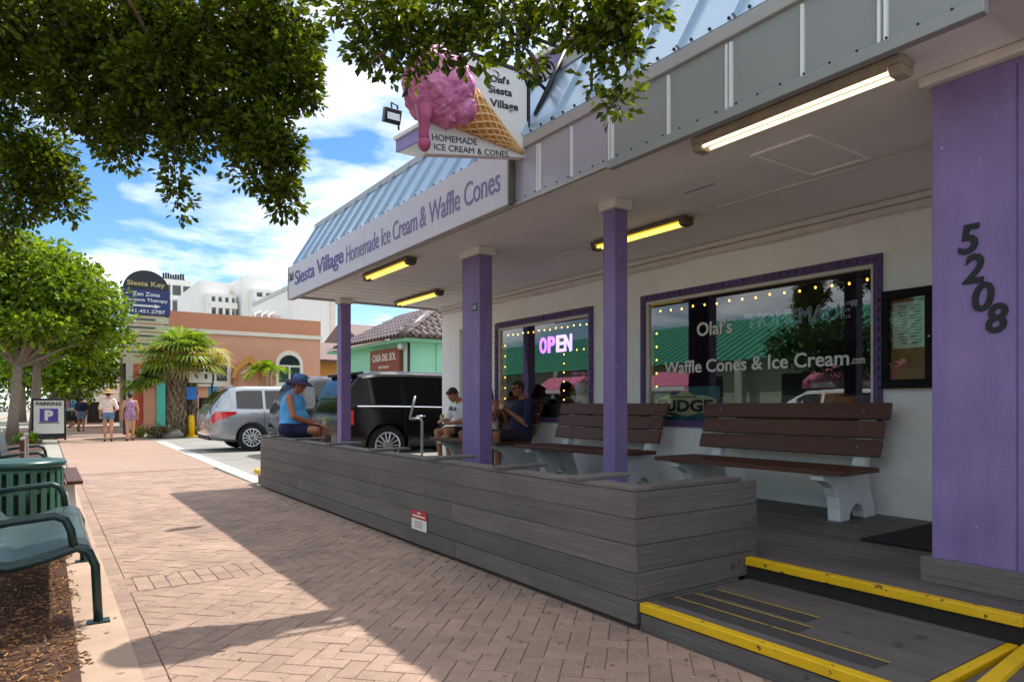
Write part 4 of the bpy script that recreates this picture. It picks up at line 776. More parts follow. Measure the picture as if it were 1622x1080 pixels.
    if spoiler: MB().prism([(spoiler[0], spoiler[1]), (spoiler[0]+.3, spoiler[1]+.04), (spoiler[0]+.3, spoiler[1]-.04), (spoiler[0]+.04, spoiler[1]-.05)], 'y', -.68, .68).build('spoiler', paint, t, bevel=.01)
    xb = st[1][0]; MB().box(xb-.03, xb+.25, -.74, .74, st[2][1]+.0, st[2][1]+.16).build('bumper_insert', 'plastic', t, bevel=.02)
    return t
SUV = [(0, .52, .93, .96, .80, .70), (.05, .44, 1.10, 1.14, .93, .85), (.12, .39, 1.18, 1.30, .975, .82), (.30, .35, 1.20, 1.66, 1.0, .78), (.45, .33, 1.20, 1.85, 1.0, .77), (.8, .31, 1.20, 1.91, 1.0, .77), (1.6, .29, 1.19, 1.93, 1.0, .78), (2.6, .29, 1.17, 1.93, 1.0, .78), (3.1, .29, 1.15, 1.88, 1.0, .76), (3.75, .29, 1.13, 1.40, 1.0, .74), (4.0, .29, 1.11, 1.19, .99, .80), (4.8, .31, 1.03, 1.07, .96, .80), (5.15, .38, .9, .94, .85, .7), (5.2, .47, .8, .83, .75, .6)]
VAN = [(0, .46, .84, .87, .76, .66), (.05, .36, 1.0, 1.05, .91, .83), (.14, .30, 1.09, 1.24, .965, .80), (.35, .27, 1.10, 1.52, .99, .76), (.55, .25, 1.10, 1.68, .995, .75), (.9, .24, 1.09, 1.73, 1, .75), (2, .22, 1.07, 1.74, 1, .76), (3.0, .22, 1.04, 1.70, 1, .74), (3.6, .22, 1.02, 1.42, 1, .72), (4.2, .22, .97, 1.04, .98, .78), (4.9, .27, .84, .88, .92, .74), (5.1, .36, .72, .75, .76, .6)]
car('parked_suv', 'black chrome-trimmed SUV parked nearest behind the purple pillars', (4.7, 13.58, 0), 0, SUV, 'black_paint', (.98, 3.98), .40, [(.01, .26, -.35, .9)], [(.62, 1.30, 0), (1.42, 2.42, 0), (2.52, 3.42, 0)], (.14, .42), 'cars parked in the lot', handles=(1.72, 2.72), trims=[(.35, 3.6, 5, .55, .95, 'chrome'), (.5, 3.3, 6, .93, 1.0, 'chrome')], plate=(.03, .78), spoiler=(.30, 1.86))
car('parked_suv', 'dark blue-black SUV parked between the silver minivan and the black SUV', (4.6, 16.55, 0), 0, SUV, 'navy_paint', (.98, 3.98), .39, [(.01, .24, -.3, .8)], [(.62, 1.30, 0), (1.42, 2.42, 0), (2.52, 3.42, 0)], (.14, .42), 'cars parked in the lot', handles=(1.72, 2.72), plate=(.03, .78), spoiler=(.28, 1.84))
car('parked_minivan', 'silver minivan with red tail lights parked at the end of the row', (3.45, 19.55, 0), 0, VAN, 'silver_paint', (1.05, 4.05), .35, [(.01, .66, -.35, .98)], [(.68, 1.35, 0), (1.42, 2.35, 0), (2.45, 3.3, 0)], (.16, .5), 'cars parked in the lot', handles=(1.9,), plate=(.03, .7), spoiler=(.42, 1.67))
car('parked_car', 'white car parked across the road, seen mirrored in the shop window', (-8.2, 9.0, -.03), pi/2, VAN, 'white_paint', (1.05, 4.05), .35, [(.01, .3, -.1, .8)], [(.68, 1.35, 0), (1.42, 2.35, 0), (2.45, 3.3, 0)], (.16, .5), 'cars across the road')
# ------------------------------------------------------------------ buildings around
def arch_poly(x0, x1, z0, zs, n=10): return [(x0, z0), (x1, z0), (x1, zs)]+[((x0+x1)/2+(x1-x0)/2*cos(pi*i/n), zs+(x1-x0)/2*sin(pi*i/n)) for i in range(1, n)]+[(x0, zs)]
pk = thing('pink_building', (7.6, 36, 0), 'salmon pink stucco building with arched white-framed windows behind the parked cars', 'building'); Y = 34.0
B(3.6, 11.6, Y, 46, 0, 4.55).build('wall', 'pink_stucco', pk); B(3.58, 11.62, Y-.02, 46, 4.62, 5.50).build('parapet', 'pink_top', pk); B(3.52, 11.68, Y-.08, 46.05, 4.551, 4.74).build('cornice', 'cream', pk); B(3.59, 11.6, Y-.04, Y, 0, 2.1).build('dado', 'pink_stucco', pk)
B(3.5, 11.7, Y-.09, Y-.041, 1.98, 2.12).build('dado_band', 'pink_top', pk)
for x in (9.35, 5.9):
    w = MB().prism(arch_poly(x, x+1.35, 2.2, 3.25), 'y', Y-.07, Y-.001).build('window', 'cream', pk); MB().prism(arch_poly(x+.16, x+.62, 2.35, 3.1, 4)[:3]+[(x+.16, 3.1)], 'y', Y-.09, Y-.071).build('pane', 'window_dark', w); B(x+.72, x+1.18, Y-.09, Y-.071, 2.35, 3.1).build('pane', 'window_dark', w)
    MB().prism([(x+.16, 3.2)]+[(x+.675-.515*cos(pi*i/10), 3.2+.5*sin(pi*i/10)) for i in range(1, 10)]+[(x+1.19, 3.2)], 'y', Y-.09, Y-.071).build('arched_pane', 'window_dark', w); B(x-.1, x+1.45, Y-.14, Y-.071, 2.08, 2.2).build('sill', 'cream', w)
nb = MB().prism(arch_poly(7.35, 8.65, 1.9, 2.7, 12), 'y', Y-.30, Y-.05).build('niche', 'pink_top', pk); MB().prism(arch_poly(7.55, 8.45, 1.9, 2.68, 12), 'y', Y-.31, Y-.301).build('niche_recess', 'pink_stucco', nb)
MB().prism([(7.2, 2.5), (7.35, 2.9), (7.6, 3.3), (8.0, 3.6), (8.15, 3.45), (8.4, 3.3), (8.65, 2.9), (8.8, 2.5), (8.65, 2.5), (8.45, 2.9), (8.0, 3.25), (7.55, 2.9), (7.35, 2.5)], 'y', Y-.5, Y-.32).build('niche_hood', 'orange_wall', nb)
B(3.2, 3.595, 34.2, 34.9, 0, 3.6).build('corner_pier', 'coral', pk); B(2.95, 3.19, 34.0, 34.3, 0, 3.4).build('white_post', 'trim_white', pk); B(4.1, 4.6, Y-.12, Y-.045, 0, 2.3).build('door', 'teal', pk); B(5.0, 5.6, Y-.12, Y-.045, 0, 1.9).build('door', 'teal', pk); B(3.4, 5.8, 33.6, 34.0-.1, 2.55, 2.8).build('shop_awning', 'cream', pk)
B(9.4, 10.6, 37.5, 39, 5.5, 6.1).build('roof_unit', 'hotel_grey', pk); B(10.8, 11.5, 37.5, 39, 5.5, 5.85).build('roof_unit', 'fascia_grey', pk)
for i in range(3): MB().tube([(9.0+.35*i, 36.5, 5.45), (9.1+.35*i, 37, 6.0), (9.5+.35*i, 37.3, 6.2)], .08, 6).build('duct', 'fascia_band', pk, smooth=True)
ow = thing('orange_annex', (13, 37, 0), 'low orange wall with a tiled edge beside the pink building', 'building'); B(11.8, 15.5, 36, 42, 0, 3.6).build('wall', 'orange_wall', ow); MB().prism([(35.4, 3.5), (38, 4.6), (38, 4.8), (35.3, 3.65)], 'x', 11.7, 15.6).build('roof', 'tile_ridge', ow)
wb_ = thing('white_block', (19, 56, 0), 'plain white three-storey block behind the pink building', 'building'); B(15.6, 18.55, 52, 64, 0, 10.2).build('wall', 'hotel_white', wb_); B(18.551, 18.95, 51.9, 64, 0, 9.4).build('corner_strip', 'cream', wb_); B(15.5, 18.65, 51.9, 64, 10.2, 10.5).build('parapet', 'hotel_grey', wb_)
ye = thing('cream_house', (22, 36, 0), 'cream house with a brown tiled roof between pillar and boutique', 'building'); B(16.3, 20, 40, 46, 0, 5.4).build('wall', 'cream', ye); MB().prism([(39.4, 5.3), (43, 6.6), (46.5, 5.3)], 'x', 15.9, 20.4).build('roof', 'tile_ridge', ye); B(15.4, 18.6, 34, 38, 0, 2.9).build('wall', 'cream', ye); MB().prism([(33.4, 2.8), (36, 3.8), (38.4, 2.8)], 'x', 15.2, 18.7).build('roof', 'tile_ridge', ye)
# boutique with real roof tiles
bt = thing('boutique', (12, 22, 0), 'mint green boutique with a brown barrel tile roof and a brown name sign', 'building')
BX0, BX1, BY0, BY1 = 10.1, 18.0, 20.6, 27.5
B(BX0, BX1, BY0, BY1, 0, 3.35).build('wall', 'mint', bt); B(BX0-.03, BX0, BY0+.05, BY0+.4, 0, 3.3).build('pilaster', 'trim_white', bt); B(BX0-.35, BX1, BY0-.35, BY1+.3, 3.352, 3.45).build('eave', 'mint', bt)
B(BX0-.16, BX0-.04, BY0+.5, BY0+3.0, 2.3, 3.2).build('name_board', 'sign_brown', bt); text('CASA DEL SOL', 'cream', bt, FX(BX0-.165, BY0+2.75, 2.78), w=2.0, h=.26, bold=.02); text('BOUTIQUE', 'cream', bt, FX(BX0-.165, BY0+2.2, 2.5), w=.85, h=.11, bold=.02)
MB().tube([(BX0-.1, BY0-.12, 3.3), (BX0-.1, BY0-.12, 2.0), (BX0+.05, BY0-.15, 1.8)], .05, 8).build('downpipe', 'ink', bt, smooth=True); MB().sphere((BX0-.2, BY0+.3, 3.2), .11, 10, 8).build('lamp', 'panel_white', bt, smooth=True)
B(BX0+1.0, BX0+1.1, BY0-.05, BY0-.001, 0, 3.3).build('wall_strip', 'mint', bt)
ex, ey = BX0-.5, BY0-.5; rise = .52; H0 = 3.46; RUN = 2.9
MB().add([(ex, ey, H0), (BX1, ey, H0), (BX1, ey+RUN, H0+RUN*rise), (ex+RUN, ey+RUN, H0+RUN*rise), (ex, BY1, H0), (ex+RUN, BY1, H0+RUN*rise)], [(0, 1, 2, 3), (0, 3, 5, 4)]).build('roof_base', 'tile_ridge', bt)
B(ex+RUN, BX1, ey+RUN, BY1, 3.5, H0+RUN*rise-.02).build('roof_core', 'tile_ridge', bt)
def tile_me(l, r):
    vs = []; n = 6; sl_ = math.atan(rise)
    for i in range(2):
        for j in range(n+1): a = pi*j/n; vs.append((-cos(a)*r*(1 if i == 0 else .86), i*l*cos(sl_), sin(a)*r*(1 if i == 0 else .86)+i*l*sin(sl_)+(.03 if i == 0 else .0)))
    me = bpy.data.meshes.new('tile'); me.from_pydata(vs+[(v[0]*.75, v[1], v[2]-.03) for v in vs[:n+1]], [], [(j, j+1, n+2+j, n+1+j) for j in range(n)]+[(j, 2*n+2+j, 2*n+3+j, j+1) for j in range(n)]); me.materials.append(MATS['tile']); return me
tme = tile_me(.5, .125); bo_ = org(bt); nt_ = 0; rest = MB()
rowsN = 7
for r in range(rowsN):
    d = r*.42
    k = 0
    while True:                                   # slope that looks along the lot
        x = ex+d+.13+k*.27
        if x > 14.2: break
        o = link(tme, 'tile', bt, Vector((x, ey+d, H0+d*rise+.0))-bo_); k += 1
    k = 0
    while True:                                   # slope that looks to the street
        y = ey+d+.13+k*.27
        if y > 26.5: break
        o = link(tme, 'tile', bt, Vector((ex+d, y, H0+d*rise))-bo_); o.rotation_euler = (0, 0, -pi/2); k += 1
MB().tube([(ex-.02, ey-.02, H0+.06), (ex+RUN, ey+RUN, H0+RUN*rise+.1)], .13, 8).build('hip_ridge', 'tile', bt, smooth=True)
# hotels
def hotel(name, label, loc, blocks, floors):
    t = thing(name, loc, label, 'building', 'hotels above the pink building')
    for (x0, x1, y0, y1, z1, mt) in blocks: B(x0, x1, y0, y1, 0, z1).build('wall', mt, t)
    for (x0, x1, y, z0, n, dz, bay) in floors:
        for k in range(n):
            z = z0+k*dz; B(x0, x1, y-.9, y, z-.28, z).build('balcony_slab', 'hotel_white', t); B(x0, x1, y-.9, y-.85, z, z+.42).build('parapet', 'hotel_white', t)
            x = x0
            while x < x1-.5: w = B(x+.15, min(x1, x+bay)-.15, y-.06, y-.01, z+.3, z+dz-.45).build('window', 'window_dark', t); x += bay
            x = x0
            while x < x1: B(x-.12, x+.12, y-.88, y-.07, z+.001, z+dz-.281).build('fin', 'hotel_white', t); x += bay
    return t
hotel('hotel', 'large white modern hotel with tall slab walls above the pink building', (19, 90, 0),
      [(15.18, 18.6, 88, 104, 16.2, 'hotel_white'), (19.26, 23.9, 84, 104, 16.6, 'hotel_white'), (18.61, 19.25, 90, 104, 13, 'hotel_grey'), (23.91, 26, 86, 104, 15.4, 'hotel_grey'), (15.85, 18.95, 85.81, 87.99, 14.5, 'hotel_white'), (20.05, 25.45, 82.21, 83.99, 14.9, 'hotel_white')],
      [(15.9, 18.9, 85.8, 11.4, 2, 1.55, .75), (20.1, 25.4, 82.2, 10.4, 3, 1.5, 1.05)])
ht2 = hotel('hotel', 'farther white balcony hotel tower behind the directory sign', (17, 122, 0), [(15.0, 19.6, 120, 134, 21.4, 'hotel_white')], [(15.0, 19.6, 120, 7.9, 5, 2.6, 1.55)])
B(15.4, 18.8, 121, 121.3, 21.4, 21.7).build('roof_rail', 'iron', ht2)
random.seed(12)
for k in range(9): B(15.5+k*.36, 15.78+k*.36, 121, 121.2, 21.701, 22.3+.35*random.random()).build('roof_letter', 'ink', ht2)
# far end of the street
pv = thing('street_pavilion', (1.8, 52, 0), 'grey roofed pavilion with white posts far down the sidewalk', 'pavilion'); MB().prism([(-.9, 3.2), (1.9, 4.4), (4.8, 3.3), (4.8, 3.0), (-.9, 2.9)], 'y', 50, 56).build('roof', 'hotel_grey', pv)
for x in (-.6, 1.9, 4.4): B(x, x+.25, 50, 50.25, 0, 3.0).build('post', 'trim_white', pv)
B(.6, 4.6, 55, 55.2, 0, 2.9).build('back_wall', 'dark_brown', pv); B(2.2, 4.5, 49.9, 49.99, 1.4, 2.6).build('banner', 'paper', pv)
for i, (x0, x1, y0, z1, mt, lb) in enumerate(((5.2, 12, 56, 5.2, 'cream', 'pale shop far down the street behind the palm'), (-26, -15, 70, 6.5, 'hotel_white', 'white building across the road far left'), (-24, -16, 48, 4.5, 'cream', 'low cream building across the road at left'))):
    t = thing('far_shop', ((x0+x1)/2, y0, 0), lb, 'building'); B(x0, x1, y0, y0+12, 0, z1).build('wall', mt, t); B(x0-.3, x1+.3, y0-.4, y0+12.2, z1, z1+.35).build('roof', 'hotel_grey', t)
    for k in range(3): xx = x0+(x1-x0)*(k+.2)/3; B(xx, xx+(x1-x0)*.16, y0-.05, y0-.001, 1.0, 2.8).build('window', 'window_dark', t)
    for k in range(4): yy = y0+1.5+k*2.6; B(x1, x1+.05, yy, yy+1.4, 1.0, 2.8).build('window', 'window_dark', t)
# building across the road (mirrored in the shop windows)
ac = thing('green_roofed_arcade', (-18, 12, 0), 'green metal roofed arcade across the road, seen mirrored in the shop window', 'building'); AX = -15.0
B(AX-8, AX, -8, 60, 0, 3.5).build('wall', 'across_wall', ac); MB().prism([(AX+.8, 3.3), (AX-4.5, 5.9), (AX-5, 5.9), (AX-8, 3.3)], 'y', -9, 61).build('roof', 'green_roof', ac)
rs_ = MB()
for k in range(150): y = -8.8+k*.46; rs_.add([(AX+.8, y, 3.36), (AX+.8, y+.05, 3.36), (AX-4.5, y+.05, 5.96), (AX-4.5, y, 5.96), (AX+.8, y, 3.30), (AX+.8, y+.05, 3.30), (AX-4.5, y+.05, 5.9), (AX-4.5, y, 5.9)], [(0, 1, 2, 3), (0, 3, 7, 4), (1, 5, 6, 2), (0, 4, 5, 1)])
rs_.build('roof_seams', 'green_roof', ac)['kind'] = 'stuff'
for y in (-6, 0, 6.5, 13, 19.5, 26, 33, 40, 47, 54): B(AX+.5, AX+.85, y-.2, y+.2, 0, 3.29).build('column', 'across_wall', ac); B(AX, AX+.03, y+1.5, y+4.8, .3, 2.6).build('shop_window', 'window_dark', ac)
for y in (3, 12, 21, 30, 42): MB().prism([(AX+.9, 2.9), (AX+2.3, 2.15), (AX+2.3, 1.85), (AX+.9, 2.8)], 'y', y, y+3.4).build('awning', 'awning_pink', ac); B(AX+2.31, AX+2.33, y+.4, y+3.0, 1.9, 2.1).build('valance_lettering', 'panel_white', ac)
# ------------------------------------------------------------------ trees
def leaves(blobs, n, size, seed, cl=10, spread=1.0, flat=.5, stretch=1.6):
    random.seed(seed); vs = []; fs = []; tot = sum((b[3]*b[4])**.8*b[3]**.4 for b in blobs); 
    for (bx_, by_, bz_, rx_, rz_) in blobs:
        nc = max(2, int(n/cl*(rx_*rz_)**.8*rx_**.4/tot))
        for c in range(nc):
            d = Vector((random.gauss(0, 1), random.gauss(0, 1), random.gauss(0, 1))).normalized()*random.random()**.4
            cc_ = Vector((bx_+d.x*rx_, by_+d.y*rx_, bz_+d.z*rz_)); od = Vector((d.x, d.y, d.z*.6+.2)); od = od.normalized() if od.length > .01 else Vector((0, 0, 1)); cs = size*spread*1.6
            for k in range(cl):
                dirv = (od*.6+Vector((random.gauss(0, .8), random.gauss(0, .8), random.gauss(0, .7)-.15))).normalized(); p = cc_+dirv*cs*random.uniform(.15, 1)
                nn = Vector((random.gauss(0, .6), random.gauss(0, .6), flat+random.random())); sd = dirv.cross(nn); sd = sd.normalized() if sd.length > 1e-4 else Vector((1, 0, 0)); nn = sd.cross(dirv).normalized()
                L = size*random.choice((.6, .8, 1, 1.15, 1.35))*random.uniform(.85, 1.15); w = L/stretch/2; k0 = len(vs); dr = nn*(-.12*L)
                vs += [p, p+dirv*L*.55+sd*w+nn*.08*L, p+dirv*L+dr, p+dirv*L*.55-sd*w+nn*.08*L]; fs += [(k0, k0+1, k0+2), (k0, k0+2, k0+3)]
    return vs, fs
def crown(name, blobs, n, size, mat, parent, seed, **kw):
    mb = MB(); v, f = leaves(blobs, n, size, seed, **kw); mb.v = v; mb.f = f; mb.m = [0]*len(f); return mb.build(name, mat, parent, fix=False)
OV = [(-0.05, 6.85, 4.43, 0.535, 0.285), (0.49, 6.23, 4.27, 0.565, 0.375), (1.04, 5.61, 4.11, 0.545, 0.355), (1.42, 5.1, 3.99, 0.285, 0.295), (-0.1, 7.13, 4.11, 0.335, 0.295), (0.37, 6.44, 3.86, 0.415, 0.325), (0.83, 5.75, 3.67, 0.445, 0.305), (1.23, 5.23, 3.57, 0.335, 0.345), (1.49, 4.93, 3.66, 0.165, 0.245), (0.16, 6.7, 3.7, 0.215, 0.175), (0.59, 6.05, 3.46, 0.255, 0.215), (0.94, 5.56, 3.33, 0.195, 0.205), (0.51, 6.22, 3.23, 0.105, 0.115), (0.39, 6.42, 3.42, 0.135, 0.115), (0.8, 5.53, 3.06, 0.075, 0.245), (0.82, 5.52, 2.77, 0.055, 0.135), (1.27, 5.21, 3.22, 0.215, 0.195), (1.35, 5.03, 2.97, 0.185, 0.195), (1.42, 4.98, 2.74, 0.125, 0.145), (1.19, 5.26, 2.94, 0.055, 0.05), (1.55, 4.89, 3.48, 0.085, 0.125), (1.36, 4.9, 3.14, 0.155, 0.195), (-0.29, 7.5, 4.32, 0.185, 0.305), (-0.31, 7.52, 3.82, 0.065, 0.305), (-0.24, 7.47, 3.54, 0.185, 0.245), (-0.06, 7.34, 3.31, 0.295, 0.245), (0.15, 7.2, 3.08, 0.135, 0.215), (-0.2, 7.56, 3.12, 0.215, 0.255), (-0.29, 7.63, 2.77, 0.085, 0.165), (0.04, 7.28, 3.51, 0.155, 0.105), (1.44, 3.91, 3.61, 0.04, 0.057), (1.57, 3.61, 3.49, 0.207, 0.108), (1.55, 3.63, 3.31, 0.098, 0.108), (1.7, 3.53, 3.33, 0.115, 0.167), (1.76, 3.49, 3.19, 0.047, 0.091), (1.6, 3.59, 3.19, 0.04, 0.057), (1.89, 3.29, 3.42, 0.165, 0.125), (1.97, 3.24, 3.24, 0.081, 0.125), (1.83, 3.33, 3.28, 0.047, 0.091), (2.07, 3.06, 3.38, 0.165, 0.125), (2.18, 2.99, 3.2, 0.04, 0.125), (2.19, 2.97, 3.1, 0.04, 0.05), (2.28, 2.92, 3.38, 0.098, 0.083), (2.36, 2.65, 3.28, 0.19, 0.099), (2.49, 2.46, 3.24, 0.131, 0.074), (2.43, 2.6, 3.14, 0.106, 0.099), (2.45, 2.54, 2.98, 0.056, 0.099), (2.43, 2.51, 2.77, 0.04, 0.066), (2.35, 2.66, 2.91, 0.04, 0.05), (2.32, 2.79, 3.23, 0.056, 0.066)]
OV2 = [(-1.2, 4.5, 5.2, 1.5, .8), (.3, 5.6, 5.0, 1.2, .5), (1.4, 4.4, 4.75, .9, .45), (-1.6, 7.2, 5.0, 1.2, .7), (1.9, 2.7, 4.2, .6, .35), (-2.2, 5.5, 4.6, 1.0, .7), (-.9, 6.4, 4.3, .7, .5), (-1.1, 2.6, 4.8, 1.1, .6), (-1.4, 5.2, 4.0, .6, .5)]
ft = thing('street_tree', (-2.1, 4.6, 0), 'overhanging street tree with drooping dark green leaf clusters above the sidewalk', 'tree')
crown('crown', OV, 56000, .052, 'leaf_near', ft, 31, cl=16, spread=1.15); crown('crown', OV2, 13000, .075, 'leaf_near', ft, 32, cl=9)
MB().tube([(-2.1, 4.6, 0), (-2.05, 4.65, .9), (-1.95, 4.7, 1.8), (-1.8, 4.8, 2.7)], [.26, .2, .18, .17], 12).build('trunk', 'bark', ft, smooth=True)
random.seed(8)
for tgt in ((.5, 6.2, 4.2), (1.3, 5.1, 3.8), (-.2, 7.3, 3.7), (2.2, 3.9, 3.9), (2.9, 3.1, 3.65), (-.5, 6.9, 4.4), (.9, 5.6, 3.5), (-1.2, 4.5, 5.0), (-1.6, 7.0, 4.9)):
    a = Vector((-1.85, 4.78, 2.6)); b = Vector(tgt)+Vector((-.1, .15, .1)); pts = [a.lerp(b, k/7)+Vector((random.uniform(-.07, .07), random.uniform(-.07, .07), 1.7*sin(pi*k/7))) for k in range(8)]
    MB().tube(pts, [.075-.067*k/7 for k in range(8)], 7).build('limb', 'bark', ft, smooth=True)
tw = MB()
for (a, b, c, r, rz_) in OV: tw.tube([(a, b, c+rz_*.9), (a+random.uniform(-.08, .08), b+random.uniform(-.08, .08), c), (a+random.uniform(-.1, .1), b, c-rz_*.8)], [.012, .007, .003], 5)
tw.build('twigs', 'bark', ft)['kind'] = 'stuff'
def tree(label, x, y, h, blobs, n, size, mat, seed, tr=.2, lean=(0, 0), bark='bark_light', grp='street trees along the kerb'):
    t = thing('street_tree', (x, y, 0), label, 'tree', grp); crown('crown', [(x+a, y+b, c, r, rz_) for a, b, c, r, rz_ in blobs], n, size, mat, t, seed)
    MB().tube([(x, y, 0), (x+lean[0]*.3, y+lean[1]*.3, h*.3), (x+lean[0]*.7, y+lean[1]*.7, h*.65), (x+lean[0], y+lean[1], h)], [tr*1.25, tr, tr*.9, tr*.7], 12).build('trunk', bark, t, smooth=True)
    random.seed(seed)
    for a, b, c, r, rz_ in blobs:
        p0 = Vector((x+lean[0]*.8, y+lean[1]*.8, h*.8)); p1 = Vector((x+a, y+b, c)); MB().tube([p0, p0.lerp(p1, .5)+Vector((0, 0, .2)), p1], [tr*.45, tr*.28, tr*.1], 7).build('limb', bark, t, smooth=True)
    return t
tree('broad light green tree at the left with a pale trunk near the parking sign', -.9, 27.0, 3.0, [(0, 0, 5.6, 1.9, .9), (1.3, -.4, 4.9, 1.5, .7), (2.3, .2, 4.4, 1.1, .55), (-1.4, 0, 5.2, 1.7, .9), (.3, .5, 6.3, 1.3, .6), (1.9, .3, 3.9, 1.1, .35), (.6, -.8, 3.7, 1.4, .4), (1.3, .6, 5.9, 1.1, .4), (-1.8, .5, 4.3, 1.4, .5), (2.6, .6, 5.1, .7, .25), (2.7, .4, 3.5, .8, .3), (0, .3, 4.6, 1.8, .5), (-.6, 0, 3.5, 1.3, .4), (1.0, .2, 4.3, 1.2, .4), (2.0, -.3, 5.5, .7, .25)], 24000, .17, 'leaf_tree', 41, .15, (.2, 0))
tree('second street tree just behind the parking sign', -.35, 32.0, 3.2, [(0, 0, 4.8, 1.8, 1.1), (1.4, .4, 4.3, 1.3, .9), (-1.2, 0, 4.6, 1.4, 1.0), (2.0, .8, 3.6, .9, .7)], 9000, .2, 'leaf_tree', 42, .17, (.1, .1))
tree('smaller bright green tree farther down the sidewalk edge', .4, 44.0, 2.4, [(0, 0, 3.8, 1.8, 1.4), (1.8, .5, 3.4, 1.3, 1.2), (-1.5, .2, 3.8, 1.5, 1.2), (.8, 0, 2.4, 1.4, .7)], 7000, .26, 'leaf_tree2', 43, .2)
tree('distant street tree past the pavilion on the left', -1.4, 60.0, 3.0, [(0, 0, 5.0, 2.6, 1.8), (2, 0, 4.2, 2.0, 1.5), (-2.2, 0, 4.4, 2.2, 1.6)], 5000, .4, 'leaf_dark', 44, .25)
tree('distant tree across the road at the far left', -9.5, 75.0, 3.0, [(0, 0, 5.5, 3.2, 2.2), (3, 0, 4.6, 2.2, 1.6)], 4000, .45, 'leaf_dark', 45, .3)
tree('dark tree across the road, seen mirrored in the shop window', -12.2, 13.5, 2.2, [(0, 0, 3.6, 1.5, 1.0), (1.0, 1.2, 3.3, 1.1, .8), (0, -1.2, 3.2, 1.1, .8)], 4000, .2, 'leaf_dark', 46, .15)
bw = MB(); v, f = leaves([(14+7*i, 150+10*(i % 2), 4, 6, 4) for i in range(-9, 6)], 9000, .9, 50); bw.v = v; bw.f = f; bw.m = [0]*len(f); tag(bw.build('far_wood', 'leaf_dark', fix=False), 'dark line of far trees at the end of the street', 'trees', kind='stuff')
# cabbage palm with boots
def fan(mb, p, d, L, up, nl=16, seed=0):
    d = d.normalized(); s_ = d.cross(up).normalized(); n_ = s_.cross(d)
    for k in range(nl):
        a = (k/(nl-1)-.5)*2.9; dr = (d*cos(a)+s_*sin(a)).normalized(); l = L*(.75+.25*cos(a))*random.uniform(.9, 1.1); w = .045*L; q_ = s_*cos(a)-d*sin(a); mid = p+dr*l*.6+n_*.05*l; e = p+dr*l-Vector((0, 0, .22*l))
        k0 = len(mb.v); mb.v += [tuple(p), tuple(mid+q_*w), tuple(mid-q_*w), tuple(e)]; mb.f += [(k0, k0+1, k0+2), (k0+1, k0+3, k0+2)]; mb.m += [0, 0]
pm = thing('cabbage_palm', (4.35, 28.6, 0), 'stout cabbage palm with a criss-cross trunk beside the parking entrance', 'palm'); px_, py_ = 4.35, 28.6
MB().tube([(px_, py_, 0), (px_-.05, py_, 1.0), (px_, py_, 2.2), (px_+.03, py_, 3.0)], [.42, .33, .36, .25], 14).build('trunk', 'boot', pm, smooth=True)
random.seed(61); bt_ = MB()
for k in range(150):
    a = k*2.4; z = .25+2.7*k/150; r = .36; sl_ = random.choice((-.6, .6)); p = Vector((px_+r*cos(a), py_+r*sin(a), z)); o_ = Vector((cos(a), sin(a), 0)); tg = Vector((-sin(a), cos(a), 0)); e = p+o_*.16+tg*sl_*.22+Vector((0, 0, .38))
    bt_.tube([p, p.lerp(e, .5)+o_*.04, e], [.075, .05, .025], 5)
o = bt_.build('boots', 'boot', pm); o['kind'] = 'stuff'
fb = [MB(), MB(), MB()]; stm = MB()
for k in range(78):
    a = random.uniform(0, 2*pi); el_ = random.uniform(-.45, 1.4); d = Vector((cos(a)*cos(el_), sin(a)*cos(el_), sin(el_))); L1 = random.uniform(.55, 1.0); p0 = Vector((px_, py_, 3.0)); p1 = p0+d*L1*1.1-Vector((0, 0, .1)); stm.tube([p0, p0.lerp(p1, .6)+Vector((0, 0, .1)), p1], .018, 4)
    fan(fb[0 if el_ > .5 else (1 if random.random() < .5 else 0) if el_ > -.2 else (2 if random.random() < .6 else 1)], p1, d+Vector((0, 0, -.25)), random.uniform(.75, 1.05), Vector((0, 0, 1)) if abs(d.z) < .9 else Vector((1, 0, 0)))
for m_, mt in zip(fb, ('palm_green', 'palm_yellow', 'palm_dry')): m_.build('fronds', mt, pm, fix=False)
for cxy in ((-1.4, -.1, 2.2), (-1.9, .2, 2.0), (-1.0, .4, 2.5)):
    m_ = MB()
    for k in range(5): a = random.uniform(2, 4.3); d = Vector((cos(a), sin(a), random.uniform(-.5, .3))); fan(m_, Vector((px_+cxy[0]*.7, py_+cxy[1], cxy[2])), d, .95, Vector((0, 0, 1)))
    m_.build('fronds', 'palm_green', pm, fix=False)
stm.build('stalks', 'palm_dry', pm)
def shrub(label, x, y, r, h, n, mat, seed, L=.4, cat='shrub', name='shrub'):
    t = thing(name, (x, y, 0), label, cat); random.seed(seed); m_ = MB()
    for k in range(n):
        a = random.uniform(0, 2*pi); d = Vector((cos(a), sin(a), random.uniform(.15, 1.3))).normalized(); p = Vector((x+random.uniform(-r, r)*.7, y+random.uniform(-r, r)*.7, random.uniform(0, h*.4))); l = L*random.uniform(.6, 1.2); s_ = d.cross(Vector((0, 0, 1))).normalized()*.025; q_ = p+d*l*.6+Vector((0, 0, .05)); e = p+d*l-Vector((0, 0, .06)); k0 = len(m_.v)
        m_.v += [tuple(p-s_*.6), tuple(p+s_*.6), tuple(q_-s_), tuple(q_+s_), tuple(e)]; m_.f += [(k0, k0+1, k0+3, k0+2), (k0+2, k0+3, k0+4)]; m_.m += [0, 0]
    m_.build('leaves', mat, t, fix=False); MB().lathe([(.1, 0), (.08, .15), (.02, .25)], 8, (x, y, 0)).build('stem', 'bark', t)
shrub('dry grey-brown grass clump at the foot of the palm', 3.45, 27.9, .5, .6, 260, 'dry_grass', 71, .55, 'grass clump', 'grass_clump')
